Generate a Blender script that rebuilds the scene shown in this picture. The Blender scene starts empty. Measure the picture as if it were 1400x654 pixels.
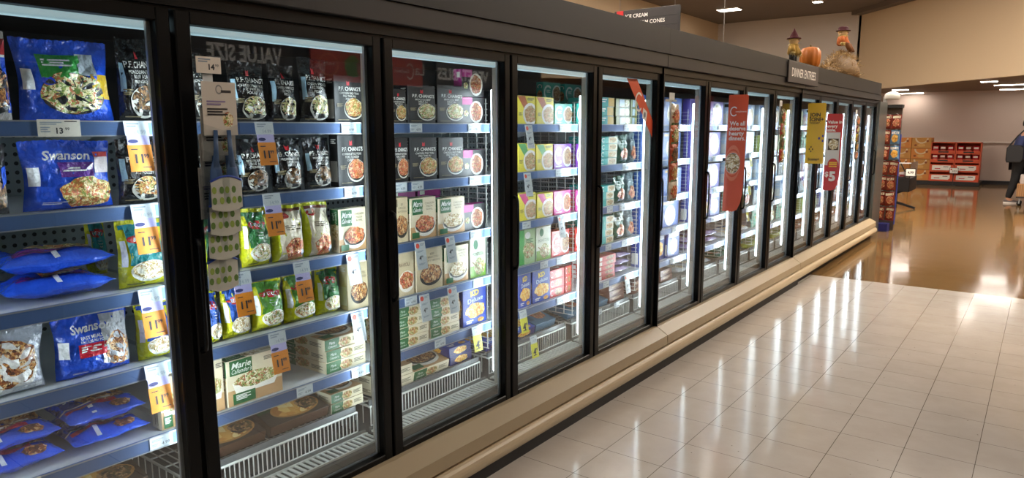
import bpy, math, random
from mathutils import Vector, Matrix
PI = math.pi
scene = bpy.context.scene
COL = scene.collection
rnd = random.Random(7)

# ------------------------------------------------------------------ camera (solved from the door grid)
CAM = (2.022, -0.284, 1.596)
YAW, PITCH, ROLL, FPX = -0.6450, -0.1543, -0.0028, 966.66
_f = Vector((math.sin(YAW)*math.cos(PITCH), math.cos(YAW)*math.cos(PITCH), math.sin(PITCH)))
_r = _f.cross(Vector((0, 0, 1))).normalized(); _u = _r.cross(_f)
_r, _u = math.cos(ROLL)*_r + math.sin(ROLL)*_u, -math.sin(ROLL)*_r + math.cos(ROLL)*_u
cd = bpy.data.cameras.new('camera'); cam = bpy.data.objects.new('camera', cd); COL.objects.link(cam)
cd.sensor_width = 36; cd.lens = FPX/1400*36; cd.clip_start = 0.02; cd.clip_end = 200
m = Matrix((( _r.x, _u.x, -_f.x, CAM[0]), (_r.y, _u.y, -_f.y, CAM[1]), (_r.z, _u.z, -_f.z, CAM[2]), (0, 0, 0, 1)))
cam.matrix_world = m; scene.camera = cam
def ray(px, py): return _f*FPX + _r*(px-700) - _u*(py-327)
def on_x(px, py, X):
    d = ray(px, py); return Vector(CAM) + d*((X-CAM[0])/d.x)
def on_y(px, py, Y):
    d = ray(px, py); return Vector(CAM) + d*((Y-CAM[1])/d.y)
def on_z(px, py, Z):
    d = ray(px, py); return Vector(CAM) + d*((Z-CAM[2])/d.z)

# ------------------------------------------------------------------ materials
MATS = {}
def new_mat(name):
    mt = bpy.data.materials.new(name); mt.use_nodes = True
    return mt, mt.node_tree.nodes, mt.node_tree.links, mt.node_tree.nodes['Principled BSDF']
def hexlin(h):
    h = h.lstrip('#'); h = ''.join(c*2 for c in h) if len(h) == 3 else h; out = []
    for i in (0, 2, 4):
        c = int(h[i:i+2], 16)/255
        out.append(c/12.92 if c <= 0.04045 else ((c+0.055)/1.055)**2.4)
    return out
def pm(h, rough=0.45, metal=0.0, bump=0.0, bscale=30, coat=0.0, var=0.0, spec=0.5):
    key = (h, rough, metal, bump, bscale, coat, var, spec)
    if key in MATS: return MATS[key]
    mt, N, L, b = new_mat('paint_' + h.strip('#'))
    c = hexlin(h)
    b.inputs['Base Color'].default_value = (*c, 1)
    b.inputs['Roughness'].default_value = rough; b.inputs['Metallic'].default_value = metal
    b.inputs['Specular IOR Level'].default_value = spec
    if coat: b.inputs['Coat Weight'].default_value = coat; b.inputs['Coat Roughness'].default_value = 0.08
    if bump or var:
        tc = N.new('ShaderNodeTexCoord'); nz = N.new('ShaderNodeTexNoise')
        nz.inputs['Scale'].default_value = bscale; nz.inputs['Detail'].default_value = 3
        L.new(tc.outputs['Object'], nz.inputs['Vector'])
        if bump:
            bp = N.new('ShaderNodeBump'); bp.inputs['Strength'].default_value = bump; bp.inputs['Distance'].default_value = 0.025 if coat else 0.01
            L.new(nz.outputs['Fac'], bp.inputs['Height']); L.new(bp.outputs['Normal'], b.inputs['Normal'])
        if var:
            mx = N.new('ShaderNodeMixRGB'); mx.inputs[1].default_value = (*[v*(1-var) for v in c], 1); mx.inputs[2].default_value = (*[min(1, v*(1+var)) for v in c], 1)
            L.new(nz.outputs['Fac'], mx.inputs[0]); L.new(mx.outputs[0], b.inputs['Base Color'])
    MATS[key] = mt
    return mt
def film(h): return pm(h, 0.2, 0, 0.8, 24, 0.35)          # crinkled plastic film
def card(h): return pm(h, 0.42)                              # printed carton
def emit(name, col, s):
    key = ('emit', name)
    if key in MATS: return MATS[key]
    mt, N, L, b = new_mat(name)
    b.inputs['Base Color'].default_value = (*col, 1)
    b.inputs['Emission Color'].default_value = (*col, 1); b.inputs['Emission Strength'].default_value = s
    MATS[key] = mt; return mt
FOODS = {'noodle': ('#8a5a22', '#c99a55', '#e2cf9c', '#7f8a3a', '#b5562a'), 'brown': ('#4a2411', '#8b4b22', '#c48a4a', '#d9b887', '#6b3a1c'),
         'green': ('#55702a', '#93a552', '#dcd3a0', '#efe8c8', '#b0603a'), 'mac': ('#d98312', '#f0b030', '#f6c95a', '#f3d98c', '#e09a20'),
         'cream': ('#a98455', '#d8c496', '#efe6c6', '#f3edd8', '#8f7a44'), 'red': ('#7a2012', '#b8452a', '#d97b4a', '#e6b58a', '#8a6a2a'),
         'pie': ('#a86c28', '#d39c4b', '#e5bd72', '#c98a3a', '#e9cf94'), 'dark': ('#2b1710', '#4a2c18', '#7b5330', '#a98058', '#5a4a22')}
def food(kind, scale=75):
    scale = scale*1.9
    key = ('food', kind, scale)
    if key in MATS: return MATS[key]
    mt, N, L, b = new_mat('food_' + kind)
    tc = N.new('ShaderNodeTexCoord'); vo = N.new('ShaderNodeTexVoronoi'); vo.inputs['Scale'].default_value = scale
    nz = N.new('ShaderNodeTexNoise'); nz.inputs['Scale'].default_value = scale*0.6; nz.inputs['Distortion'].default_value = 1.0
    mp = N.new('ShaderNodeMixRGB'); mp.inputs[0].default_value = 0.03
    L.new(tc.outputs['Object'], nz.inputs['Vector']); L.new(tc.outputs['Object'], mp.inputs[1]); L.new(nz.outputs['Color'], mp.inputs[2])
    L.new(mp.outputs[0], vo.inputs['Vector'])
    sp = N.new('ShaderNodeSeparateColor'); L.new(vo.outputs['Color'], sp.inputs[0])
    rp = N.new('ShaderNodeValToRGB'); rp.color_ramp.interpolation = 'CONSTANT'
    cs = FOODS[kind]; el = rp.color_ramp.elements
    while len(el) < len(cs): el.new(0.5)
    for i, h in enumerate(cs): el[i].position = i/len(cs); el[i].color = (*hexlin(h), 1)
    L.new(sp.outputs[0], rp.inputs['Fac'])
    ed = N.new('ShaderNodeMath'); ed.operation = 'MULTIPLY'; ed.inputs[1].default_value = scale*0.9; L.new(vo.outputs['Distance'], ed.inputs[0])
    L.new(rp.outputs[0], b.inputs['Base Color'])
    b.inputs['Roughness'].default_value = 0.4
    MATS[key] = mt; return mt
def glass_mat(name='door_glass', tint=(0.93, 0.955, 0.95), f0=0.105, rough=0.0):
    key = ('glass', name)
    if key in MATS: return MATS[key]
    mt, N, L, b = new_mat(name); N.remove(b)
    out = N['Material Output']; geo = N.new('ShaderNodeNewGeometry')
    dt = N.new('ShaderNodeVectorMath'); dt.operation = 'DOT_PRODUCT'
    L.new(geo.outputs['Normal'], dt.inputs[0]); L.new(geo.outputs['Incoming'], dt.inputs[1])
    def math_(op, a, bb):
        n = N.new('ShaderNodeMath'); n.operation = op
        for i, v in enumerate((a, bb)):
            if v is None: continue
            if isinstance(v, (int, float)): n.inputs[i].default_value = v
            else: L.new(v, n.inputs[i])
        return n.outputs[0]
    ab = math_('ABSOLUTE', dt.outputs['Value'], None)
    om = math_('SUBTRACT', 1.0, ab); p5 = math_('POWER', om, 5.0)
    fr = math_('ADD', math_('MULTIPLY', p5, 1-f0), f0)
    tr = N.new('ShaderNodeBsdfTransparent'); tr.inputs[0].default_value = (*tint, 1)
    gl = N.new('ShaderNodeBsdfGlossy'); gl.inputs['Roughness'].default_value = rough
    mx = N.new('ShaderNodeMixShader'); L.new(fr, mx.inputs[0]); L.new(tr.outputs[0], mx.inputs[1]); L.new(gl.outputs[0], mx.inputs[2])
    L.new(mx.outputs[0], out.inputs['Surface'])
    MATS[key] = mt; return mt

# ------------------------------------------------------------------ mesh builder
class MB:
    def __init__(s): s.v = []; s.f = []; s.mi = []; s.mats = []; s.smooth = []
    def m(s, mat):
        if mat not in s.mats: s.mats.append(mat)
        return s.mats.index(mat)
    def face(s, pts, mat, sm=False):
        n = len(s.v); s.v += [tuple(p) for p in pts]; s.f.append(tuple(range(n, n+len(pts)))); s.mi.append(s.m(mat)); s.smooth.append(sm)
    def add(s, vs, fs, mat, sm=False):
        n = len(s.v); s.v += [tuple(p) for p in vs]; k = s.m(mat)
        for f in fs: s.f.append(tuple(i+n for i in f)); s.mi.append(k); s.smooth.append(sm)
    def box(s, a, b, mat, bev=0.0):
        x0, y0, z0 = [min(p, q) for p, q in zip(a, b)]; x1, y1, z1 = [max(p, q) for p, q in zip(a, b)]
        e = min(bev, (x1-x0)/2.2, (y1-y0)/2.2, (z1-z0)/2.2)
        if e <= 0:
            vs = [(x, y, z) for z in (z0, z1) for y in (y0, y1) for x in (x0, x1)]
            s.add(vs, [(0, 2, 3, 1), (4, 5, 7, 6), (0, 1, 5, 4), (2, 6, 7, 3), (0, 4, 6, 2), (1, 3, 7, 5)], mat); return
        # chamfered box
        vs = []; ids = {}
        for ix, X in ((0, x0), (1, x1)):
            for iy, Y in ((0, y0), (1, y1)):
                for iz, Z in ((0, z0), (1, z1)):
                    sx, sy, sz = (1-2*ix)*e, (1-2*iy)*e, (1-2*iz)*e
                    ids[ix, iy, iz, 0] = len(vs); vs.append((X, Y+sy, Z+sz))
                    ids[ix, iy, iz, 1] = len(vs); vs.append((X+sx, Y, Z+sz))
                    ids[ix, iy, iz, 2] = len(vs); vs.append((X+sx, Y+sy, Z))
        fs = []
        for i in (0, 1):
            q = [(0, 0), (1, 0), (1, 1), (0, 1)]
            fs.append([ids[i, a_, b_, 0] for a_, b_ in q][::(1 if i else -1)])
            fs.append([ids[a_, i, b_, 1] for a_, b_ in q][::(-1 if i else 1)])
            fs.append([ids[a_, b_, i, 2] for a_, b_ in q][::(1 if i else -1)])
        for a_ in (0, 1):
            for b_ in (0, 1):
                fs.append([ids[a_, b_, 0, 0], ids[a_, b_, 1, 0], ids[a_, b_, 1, 1], ids[a_, b_, 0, 1]])
                fs.append([ids[a_, 0, b_, 0], ids[a_, 1, b_, 0], ids[a_, 1, b_, 2], ids[a_, 0, b_, 2]])
                fs.append([ids[0, a_, b_, 1], ids[1, a_, b_, 1], ids[1, a_, b_, 2], ids[0, a_, b_, 2]])
                for c_ in (0, 1): fs.append([ids[a_, b_, c_, 0], ids[a_, b_, c_, 1], ids[a_, b_, c_, 2]])
        s.add(vs, fs, mat)
    def tube(s, pts, r, mat, n=8, cap=True):
        pts = [Vector(p) for p in pts]; rs = r if isinstance(r, (list, tuple)) else [r]*len(pts)
        vs = []; prev = None
        for i, p in enumerate(pts):
            t = (pts[min(i+1, len(pts)-1)] - pts[max(i-1, 0)]).normalized()
            if prev is None:
                a = Vector((0, 0, 1)) if abs(t.z) < 0.9 else Vector((1, 0, 0)); nx = t.cross(a).normalized()
            else: nx = (prev - t*prev.dot(t)).normalized()
            prev = nx; ny = t.cross(nx)
            vs += [p + (nx*math.cos(2*PI*k/n) + ny*math.sin(2*PI*k/n))*rs[i] for k in range(n)]
        fs = [(i*n+k, i*n+(k+1) % n, (i+1)*n+(k+1) % n, (i+1)*n+k) for i in range(len(pts)-1) for k in range(n)]
        if cap: fs += [tuple(range(n))[::-1], tuple((len(pts)-1)*n+k for k in range(n))]
        s.add(vs, fs, mat, True)
    def lathe(s, prof, mat, n=20, c=(0, 0, 0), lobes=0, amp=0):
        vs = []
        for r, z in prof:
            for k in range(n):
                a = 2*PI*k/n; rr = r*(1 + (amp*(abs(math.cos(a*lobes/2))-0.6) if lobes else 0))
                vs.append((c[0]+rr*math.cos(a), c[1]+rr*math.sin(a), c[2]+z))
        fs = [(i*n+k, i*n+(k+1) % n, (i+1)*n+(k+1) % n, (i+1)*n+k) for i in range(len(prof)-1) for k in range(n)]
        fs += [tuple(range(n))[::-1], tuple((len(prof)-1)*n+k for k in range(n))]
        s.add(vs, fs, mat, True)
    def extrude_y(s, prof, y0, y1, mat, sm=False):       # closed (x, z) outline
        n = len(prof)
        vs = [(x, y0, z) for x, z in prof] + [(x, y1, z) for x, z in prof]
        fs = [(i, (i+1) % n, (i+1) % n+n, i+n) for i in range(n)]
        s.add(vs, fs, mat, sm); s.add(vs, [tuple(range(n))[::-1], tuple(range(n, 2*n))], mat)
    def mesh(s, name, off=(0, 0, 0)):
        me = bpy.data.meshes.new(name)
        me.from_pydata([(a-off[0], b-off[1], c-off[2]) for a, b, c in s.v], [], s.f)
        for mt in s.mats: me.materials.append(mt)
        me.polygons.foreach_set('material_index', s.mi); me.polygons.foreach_set('use_smooth', s.smooth)
        me.update(); return me
def link(name, me, parent=None, loc=(0, 0, 0), rot=(0, 0, 0), scale=(1, 1, 1)):
    o = bpy.data.objects.new(name, me); COL.objects.link(o)
    o.location = loc; o.rotation_euler = rot; o.scale = scale
    if parent: o.parent = parent
    return o
def tag(o, label=None, cat=None, group=None, kind=None):
    if label: o['label'] = label
    if cat: o['category'] = cat
    if group: o['group'] = group
    if kind: o['kind'] = kind
    return o
def empty(name, loc, label, cat, group=None, rz=0):
    o = bpy.data.objects.new(name, None); COL.objects.link(o); o.location = loc; o.rotation_euler = (0, 0, rz); o.empty_display_size = 0.1
    return tag(o, label, cat, group)
def wloc(o):
    p = Vector(o.location)
    while o.parent: o = o.parent; p += Vector(o.location)
    return p
def part(name, mb, parent, label=None):                   # world-space builder -> child of an unrotated parent
    o = link(name, mb.mesh(name, wloc(parent)), parent)
    if label: o['label'] = label
    return o
def struct(name, mb):
    o = link(name, mb.mesh(name)); o['kind'] = 'structure'; return o
def thing(name, mb, loc, label, cat, group=None):
    return tag(link(name, mb.mesh(name, loc), None, loc), label, cat, group)
def copy_tree(o, parent=None):
    c = o.copy(); COL.objects.link(c)
    if parent: c.parent = parent
    for ch in [k for k in bpy.data.objects if k.parent == o]: copy_tree(ch, c)
    return c

# ------------------------------------------------------------------ lettering (2-D polygons)
_TX = {}
def text_polys(txt, bold=0.0):
    key = (txt, bold)
    if key in _TX: return _TX[key]
    cu = bpy.data.curves.new('t', 'FONT'); cu.body = txt; cu.size = 1; cu.resolution_u = 2; cu.offset = bold
    ob = bpy.data.objects.new('t', cu); COL.objects.link(ob)
    dg = bpy.context.evaluated_depsgraph_get(); me = bpy.data.meshes.new_from_object(ob.evaluated_get(dg))
    vs = [(v.co.x, v.co.y) for v in me.vertices]; fs = [tuple(p.vertices) for p in me.polygons]
    bpy.data.objects.remove(ob); bpy.data.curves.remove(cu); bpy.data.meshes.remove(me)
    if vs:
        x0 = min(v[0] for v in vs); x1 = max(v[0] for v in vs)
        vs = [(x-x0, y) for x, y in vs]; w = x1-x0
    else: w = 0
    _TX[key] = (vs, fs, w); return _TX[key]
def layer_polys(l, W, H):
    """layer -> (verts in metres, faces, material); u right, v up, both 0..1"""
    k = l[0]
    if k == 'rect':
        _, u0, v0, u1, v1, mt = l; nu = max(1, int(abs(u1-u0)*12)); nv = max(1, int(abs(v1-v0)*12))
        vs = [((u0+(u1-u0)*i/nu)*W, (v0+(v1-v0)*j/nv)*H) for j in range(nv+1) for i in range(nu+1)]
        fs = [(j*(nu+1)+i, j*(nu+1)+i+1, (j+1)*(nu+1)+i+1, (j+1)*(nu+1)+i) for j in range(nv) for i in range(nu)]
        return vs, fs, mt
    if k == 'poly' and len(l[1]) == 4:
        (a0, b0), (a1, b1), (a2, b2), (a3, b3) = l[1]; n = 8; vs = []
        for j in range(n+1):
            for i in range(n+1):
                s, t = i/n, j/n; p, q, r, w = (1-s)*(1-t), s*(1-t), s*t, (1-s)*t
                vs.append(((a0*p+a1*q+a2*r+a3*w)*W, (b0*p+b1*q+b2*r+b3*w)*H))
        return vs, [(j*(n+1)+i, j*(n+1)+i+1, (j+1)*(n+1)+i+1, (j+1)*(n+1)+i) for j in range(n) for i in range(n)], l[2]
    if k == 'poly': return [(u*W, v*H) for u, v in l[1]], [tuple(range(len(l[1])))], l[2]
    if k in ('ell', 'blob'):
        _, u, v, ru, rv, mt = l; n = 24; rings = (0.35, 0.7, 1.0); vs = [(u*W, v*H)]
        for q in rings:
            for i in range(n):
                a = 2*PI*i/n; g = q*(1+(0.055*math.sin(a*5+u*9)+0.045*math.sin(a*9+v*7) if k == 'blob' else 0))
                uu = min(0.985, max(0.015, u+ru*g*math.cos(a))); vv = min(0.985, max(0.015, v+rv*g*math.sin(a)))
                vs.append((uu*W, vv*H))
        fs = [(0, 1+i, 1+(i+1) % n) for i in range(n)]
        for r in range(2): fs += [(1+r*n+i, 1+(r+1)*n+i, 1+(r+1)*n+(i+1) % n, 1+r*n+(i+1) % n) for i in range(n)]
        return vs, fs, mt
    if k == 'arc':                                           # open ring: the big round C
        _, u, v, ru, rv, th, mt = l[:7]; a0, a1 = (l[7], l[8]) if len(l) > 7 else (0.75, 2*PI-0.75); n = 22; vs = []
        for i in range(n+1):
            a = a0+(a1-a0)*i/n
            for q in (1.0, 1.0-th): vs.append(((u+ru*q*math.cos(a))*W, (v+rv*q*math.sin(a))*H))
        return vs, [(2*i, 2*i+2, 2*i+3, 2*i+1) for i in range(n)], mt
    if k == 'text':
        _, txt, u, v, h, mt = l[:6]; o = l[6] if len(l) > 6 else {}
        vs, fs, w = text_polys(txt, o.get('bold', 0.0))
        s = h*H/0.72; sx = s*o.get('sx', 1.0)
        if o.get('maxw') and w*sx > o['maxw']*W: sx = o['maxw']*W/w
        al = {'c': -0.5, 'l': 0.0, 'r': -1.0}[o.get('al', 'c')]
        sh = o.get('shear', 0); rt = o.get('rot', 0); c_, s_ = math.cos(rt), math.sin(rt); out = []
        for x, y in vs:
            X = (x+w*al)*sx + y*s*sh; Y = (y-0.36)*s
            out.append((u*W + X*c_-Y*s_, v*H + X*s_+Y*c_))
        return out, fs, mt
    raise ValueError(k)
def lay(mb, layers, W, H, fn, off=0.0005, step=0.0003, o=None):
    for i, l in enumerate(layers):
        vs, fs, mt = layer_polys(l, W, H)
        mb.add([fn(x, y, off+step*i) for x, y in vs], fs, mt)
def T(s, u, v, h, mat, **o): return ('text', s, u, v, h, mat, o)

WHITE = card('#f2f1ec'); BLACK = card('#0c0c0e')
# ------------------------------------------------------------------ packages
PITCHY = 0.8
def lines(u, v, w, n, h, mat, gap=1.7):                      # small illegible print: ink strokes
    return [('rect', u, v-i*h*gap, u+w*(1 if i % 2 == 0 else 0.75), v-i*h*gap+h, mat) for i in range(n)]
BLUE = '#2352cf'; W_ = film('#eceff2'); INK = card('#3a3a3c'); GREY = film('#b9bcc2')
def ring(u, v, ru, rv, kind, rim='#e9e7df', sc=75, wrap=film):
    return [('ell', u, v, ru, rv, wrap(rim)), ('blob', u, v+0.01, ru*0.84, rv*0.8, food(kind, sc))]
def swanson(panel, pc, fk, fu, fv, fru, frv, extra=()):
    L = list(extra)
    L += [('blob', fu, fv, fru, frv, food(fk, 60))]
    L += [T('Swanson', 0.46, 0.83, 0.135, W_, shear=0.25, bold=0.025, maxw=0.66)]
    if panel: L += [('rect', *panel, film(pc))] + lines(panel[0]+0.03, panel[3]-0.06, (panel[2]-panel[0])*0.7, 3, 0.022, W_)
    L += [('rect', 0.02, 0.38, 0.13, 0.66, W_)] + lines(0.16, 0.12, 0.26, 2, 0.015, W_)
    return L
def pfc(l1, l2, l3, fk, fu=0.6, fv=0.25, ru=0.39, rv=0.215, wrap=film, tab=True):
    wt = wrap('#f0eee8'); L = []
    L += [T("P.F. CHANG'S", 0.56, 0.73, 0.085, wt, bold=0.012, maxw=0.8)]
    for i, s in enumerate((l1, l2, l3)): L.append(T(s, 0.54, 0.635-0.06*i, 0.047, wt, maxw=0.74))
    if tab: L += [('poly', [(0.44, 0.8), (0.54, 0.8), (0.54, 0.9), (0.49, 0.865), (0.44, 0.9)], wrap('#c8202c'))]
    L += [('ell', fu, fv, ru, rv*0.95, wrap('#d9d6cc')), ('ell', fu, fv+0.012, ru*0.93, rv*0.86, wrap('#1a1917')), ('blob', fu, fv+0.03, ru*0.86, rv*0.82, food(fk, 85))]
    L += lines(0.06, 0.4, 0.22, 4, 0.012, wrap('#8b7d5c')) + lines(0.08, 0.06, 0.4, 1, 0.015, wrap('#8b7d5c'))
    return L
def bert(c, fk, tan=False):
    if tan:
        return [('rect', 0.12, 0.02, 0.95, 0.93, film('#d8cdb4')), ('ell', 0.3, 0.86, 0.2, 0.06, film('#a8231d')), ('rect', 0.12, 0.93, 0.95, 0.99, film('#6d3a22'))] + \
            lines(0.3, 0.66, 0.5, 3, 0.02, film('#6b6152')) + [('blob', 0.6, 0.22, 0.36, 0.22, food('red', 60)), ('ell', 0.83, 0.14, 0.08, 0.07, film('#cfd6ea'))]
    return [('poly', [(0.16, 0.36), (0.92, 0.36), (0.86, 0.92), (0.14, 0.92)], film(c)), ('rect', 0.05, 0.92, 0.95, 0.985, film(c)),
            ('ell', 0.5, 0.76, 0.36, 0.075, film('#b0211f')), T('BERTOLLI', 0.5, 0.76, 0.065, W_, bold=0.02, maxw=0.6)] + \
        [T(s, 0.52, 0.63-0.05*i, 0.03, W_) for i, s in enumerate(('Chicken', 'Florentine', 'Farfalle'))] + \
        [('ell', 0.55, 0.26, 0.4, 0.17, film('#f0ede2')), ('blob', 0.55, 0.28, 0.35, 0.145, food(fk, 70)), ('rect', 0.02, 0.35, 0.11, 0.75, W_)] + lines(0.1, 0.06, 0.35, 1, 0.02, film('#6d7413'))
G_ = card('#17612f')
def marie(fk, bowl=True, t=('Chicken', 'Pasta', 'Bowl'), pos=(0.55, 0.3)):
    L = [('rect', 0.0, 0.0, 1, 0.3, card('#c59a6a'))] if bowl else []
    L += [('rect', 0.08, 0.6, 0.48, 0.97, G_), T('Marie', 0.28, 0.86, 0.13, WHITE, shear=0.3, bold=0.015, maxw=0.34), T("Callender's", 0.28, 0.72, 0.1, WHITE, shear=0.3, bold=0.01, maxw=0.36)]
    L += [T(s.upper(), 0.74, 0.86-0.075*i, 0.05, card('#55524a'), maxw=0.4) for i, s in enumerate(t)]
    if bowl: L += [('ell', pos[0], pos[1], 0.4, 0.25, card('#ece8dd')), ('ell', pos[0], pos[1]+0.03, 0.38, 0.2, card('#2a2723')), ('blob', pos[0], pos[1]+0.07, 0.36, 0.2, food(fk, 70))]
    return L + [('rect', 0.04, 0.03, 0.32, 0.17, G_)]
def marie_dish():
    return [('rect', 0, 0, 1, 0.34, card('#c29a6c')), ('rect', 0.05, 0.66, 0.45, 0.99, G_), T('Marie', 0.25, 0.88, 0.13, WHITE, shear=0.3, bold=0.015), T("Callender's", 0.25, 0.75, 0.1, WHITE, shear=0.3, maxw=0.36),
            ('poly', [(0.08, 0.5), (0.14, 0.24), (0.84, 0.24), (0.96, 0.52)], card('#f1ede4')), ('blob', 0.52, 0.5, 0.4, 0.17, food('green', 60)), ('rect', 0.08, 0.02, 0.48, 0.26, G_)] + \
        lines(0.13, 0.2, 0.26, 4, 0.018, WHITE) + lines(0.66, 0.9, 0.28, 3, 0.018, card('#6b665b'))
def marie_spine(fk='cream'):
    return [('rect', 0, 0, 0.36, 1, G_), T('Marie', 0.17, 0.64, 0.28, WHITE, shear=0.3), T("Callender's", 0.18, 0.3, 0.22, WHITE, shear=0.3, maxw=0.3), ('blob', 0.5, 0.45, 0.16, 0.42, food(fk, 70))] + lines(0.7, 0.62, 0.24, 3, 0.08, card('#77705f'))
def marie_pie():
    return [('rect', 0, 0.0, 1, 1, card('#33231a')), ('rect', 0.0, 0.42, 0.5, 1, card('#1f3d1e')), T('Marie', 0.27, 0.83, 0.13, WHITE, shear=0.3, bold=0.015), T("Callender's", 0.28, 0.66, 0.11, WHITE, shear=0.3, maxw=0.4)] + \
        lines(0.62, 0.9, 0.28, 2, 0.04, card('#b9a993')) + [('ell', 0.56, 0.32, 0.4, 0.28, card('#a8773a')), ('ell', 0.55, 0.33, 0.36, 0.24, food('pie', 18)), ('blob', 0.76, 0.33, 0.17, 0.19, food('dark', 60))]
def comp(c, fk):
    wt = card('#e9f2f1')
    return [('arc', 0.27, 0.52, 0.24, 0.36, 0.28, wt), ('ell', 0.78, 0.48, 0.28, 0.42, wt), ('blob', 0.78, 0.48, 0.22, 0.34, food(fk, 90))] + lines(0.17, 0.62, 0.22, 3, 0.03, wt) + lines(0.08, 0.1, 0.35, 2, 0.02, wt)
def eatwell(c, fk):
    return [('poly', [(0.0, 0.99), (0.42, 0.99), (0.72, 0.45), (0.45, 0.45)], card(c)), ('ell', 0.72, 0.36, 0.42, 0.4, card('#eeeae0')), ('blob', 0.72, 0.36, 0.33, 0.3, food(fk, 90))] + lines(0.55, 0.9, 0.38, 2, 0.03, card('#4d5a1f')) + lines(0.06, 0.4, 0.2, 4, 0.02, card('#6d6a2a'))
def kdl(small=False):
    return [T('KD', 0.5, 0.86, 0.15, card('#f7cf2b'), bold=0.05, rot=0.12), T('Deluxe', 0.52, 0.68, 0.13, card('#dfe9f6'), shear=0.1, rot=0.1, maxw=0.7), ('blob', 0.52, 0.38, 0.42, 0.2, food('mac', 40)),
            ('rect', 0.0, 0.0, 1, 0.18, card('#2c53b8')), ('blob', 0.75, 0.09, 0.14, 0.06, food('mac', 60))] + lines(0.12, 0.11, 0.3, 2, 0.03, WHITE)
D = {}
def dz(name, kind, look, cat, base, W, H, dep, front, spine=None, side=None, top=None):
    D[name] = dict(kind=kind, look=look, cat=cat, base=base, W=W, H=H, dep=dep, front=front, spine=spine, side=side, top=top)
B = 'bag'; X = 'box'
dz('sw_purple', B, 'blue bag with purple panel', 'frozen meal bag', BLUE, .34, .27, .09, swanson((.36, .5, .76, .72), '#5a2a8a', 'noodle', .66, .26, .32, .24, [('rect', .78, .55, .97, .88, film('#e6d9dc')), ('rect', .78, .8, .97, .88, film('#c23a3a'))]))
dz('sw_green', B, 'blue bag with green panel', 'frozen meal bag', BLUE, .34, .27, .09, [('rect', .2, .55, .66, .86, film('#2f8a3a')), ('rect', .62, .6, .82, .88, film('#a9b4bd')), ('rect', .74, .3, .96, .62, film('#c9a52a')), ('ell', .52, .36, .36, .27, film('#2a2c30')), ('blob', .52, .37, .35, .26, food('green', 60)), ('ell', .26, .52, .07, .06, film('#2743c0')), ('rect', .02, .4, .12, .66, W_)] + lines(.24, .78, .3, 3, .02, W_))
dz('sw_red', B, 'blue bag with red panel', 'frozen meal bag', BLUE, .33, .27, .09, [('poly', [(.62, .98), (.98, .98), (.98, .12), (.55, .2)], GREY)] + swanson((.25, .36, .62, .58), '#c4273a', 'brown', .79, .4, .2, .28) + [T('EASY MEALS', .45, .68, .05, W_, bold=.02, maxw=.42), T('FACILES AU FOUR', .47, .62, .04, W_, bold=.02, maxw=.45)])
dz('sw_lie', B, 'flat lying blue bag', 'frozen meal bag', BLUE, .25, .26, .07, [('blob', .6, .52, .36, .3, food('brown', 60)), ('rect', .0, .3, .3, .6, film('#20307a')), ('rect', .04, .16, .7, .24, film('#b3304a')), ('rect', .0, .27, 1, .3, film('#d9d4d0')), T('Swanson', .3, .5, .12, W_, shear=.25, bold=.02, rot=.2, maxw=.4), ('rect', .3, .02, .36, .16, W_), ('blob', .7, .09, .14, .06, food('brown', 60))])
dz('sw_liep', B, 'flat lying blue bag', 'frozen meal bag', BLUE, .25, .26, .07, [('blob', .66, .56, .32, .28, food('noodle', 60)), ('rect', .12, .14, .8, .28, film('#7a2a86')), ('rect', .84, .5, .97, .7, film('#c23a3a')), ('rect', .45, .03, .5, .16, W_)])
dz('sw_silver', B, 'silver and blue bag with brown pasta', 'frozen meal bag', '#b4b9c4', .33, .27, .09, [('rect', 0, .02, .3, .55, film(BLUE)), ('ell', .55, .45, .38, .4, film('#e3e2de')), ('blob', .57, .52, .34, .36, food('brown', 55)), ('rect', .6, .05, .95, .16, film('#cfd3d8')), T('EASY', .12, .42, .04, W_)])
dz('sw_white', B, 'white bag with red top corner', 'frozen meal bag', '#d6d1cc', .3, .28, .08, [('rect', 0, .78, 1, .97, film('#b3312f')), ('ell', .6, .38, .42, .3, film('#2a2420')), ('blob', .6, .4, .38, .26, food('brown', 60)), ('rect', .86, .1, .98, .75, film(BLUE))] + lines(.2, .9, .5, 2, .03, W_))
dz('sw_dark', B, 'dark bag with brown tray', 'frozen meal bag', '#1d1b1f', .3, .26, .08, [('blob', .6, .3, .34, .24, food('dark', 60)), ('rect', .1, .7, .6, .82, film('#77727a')), ('poly', [(.8, .4), (.98, .5), (.98, .75), (.82, .7)], film(BLUE))])
for n, l, fk, lk in (('a', ('CHICKEN FRIED RICE', 'RIZ FRIT AU', 'POULET'), 'green', 'black fried rice bag'), ('b', ('MONGOLIAN BEEF', 'BŒUF À LA', 'MONGOLE'), 'dark', 'black beef bag'), ('c', ('CHICKEN LO MEIN', 'LO MEIN', 'AU POULET'), 'noodle', 'black noodle bag')):
    dz('pf_'+n, B, lk, 'frozen meal bag', '#0d0c0e', .24, .28, .07, [('rect', .03, .38, .13, .74, film('#9fc4d8'))] + pfc(*l, fk))
for n, l, fk, lk in (('a', ('BROCCOLI BEEF', 'BŒUF AU', 'BROCOLI'), 'green', 'black carton of beef with broccoli'), ('b', ('CHICKEN PAD THAI', 'PAD THAI AU', 'POULET'), 'noodle', 'black carton of noodles'), ('c', ('KOREAN-STYLE PORK', 'PORC CORÉEN', 'CORÉENNE'), 'red', 'black carton of reddish pork')):
    dz('pfx_'+n, X, lk, 'frozen meal box', '#121113', .2, .24, .05, pfc(*l, fk, .68, .3, .36, .24, card))
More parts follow.
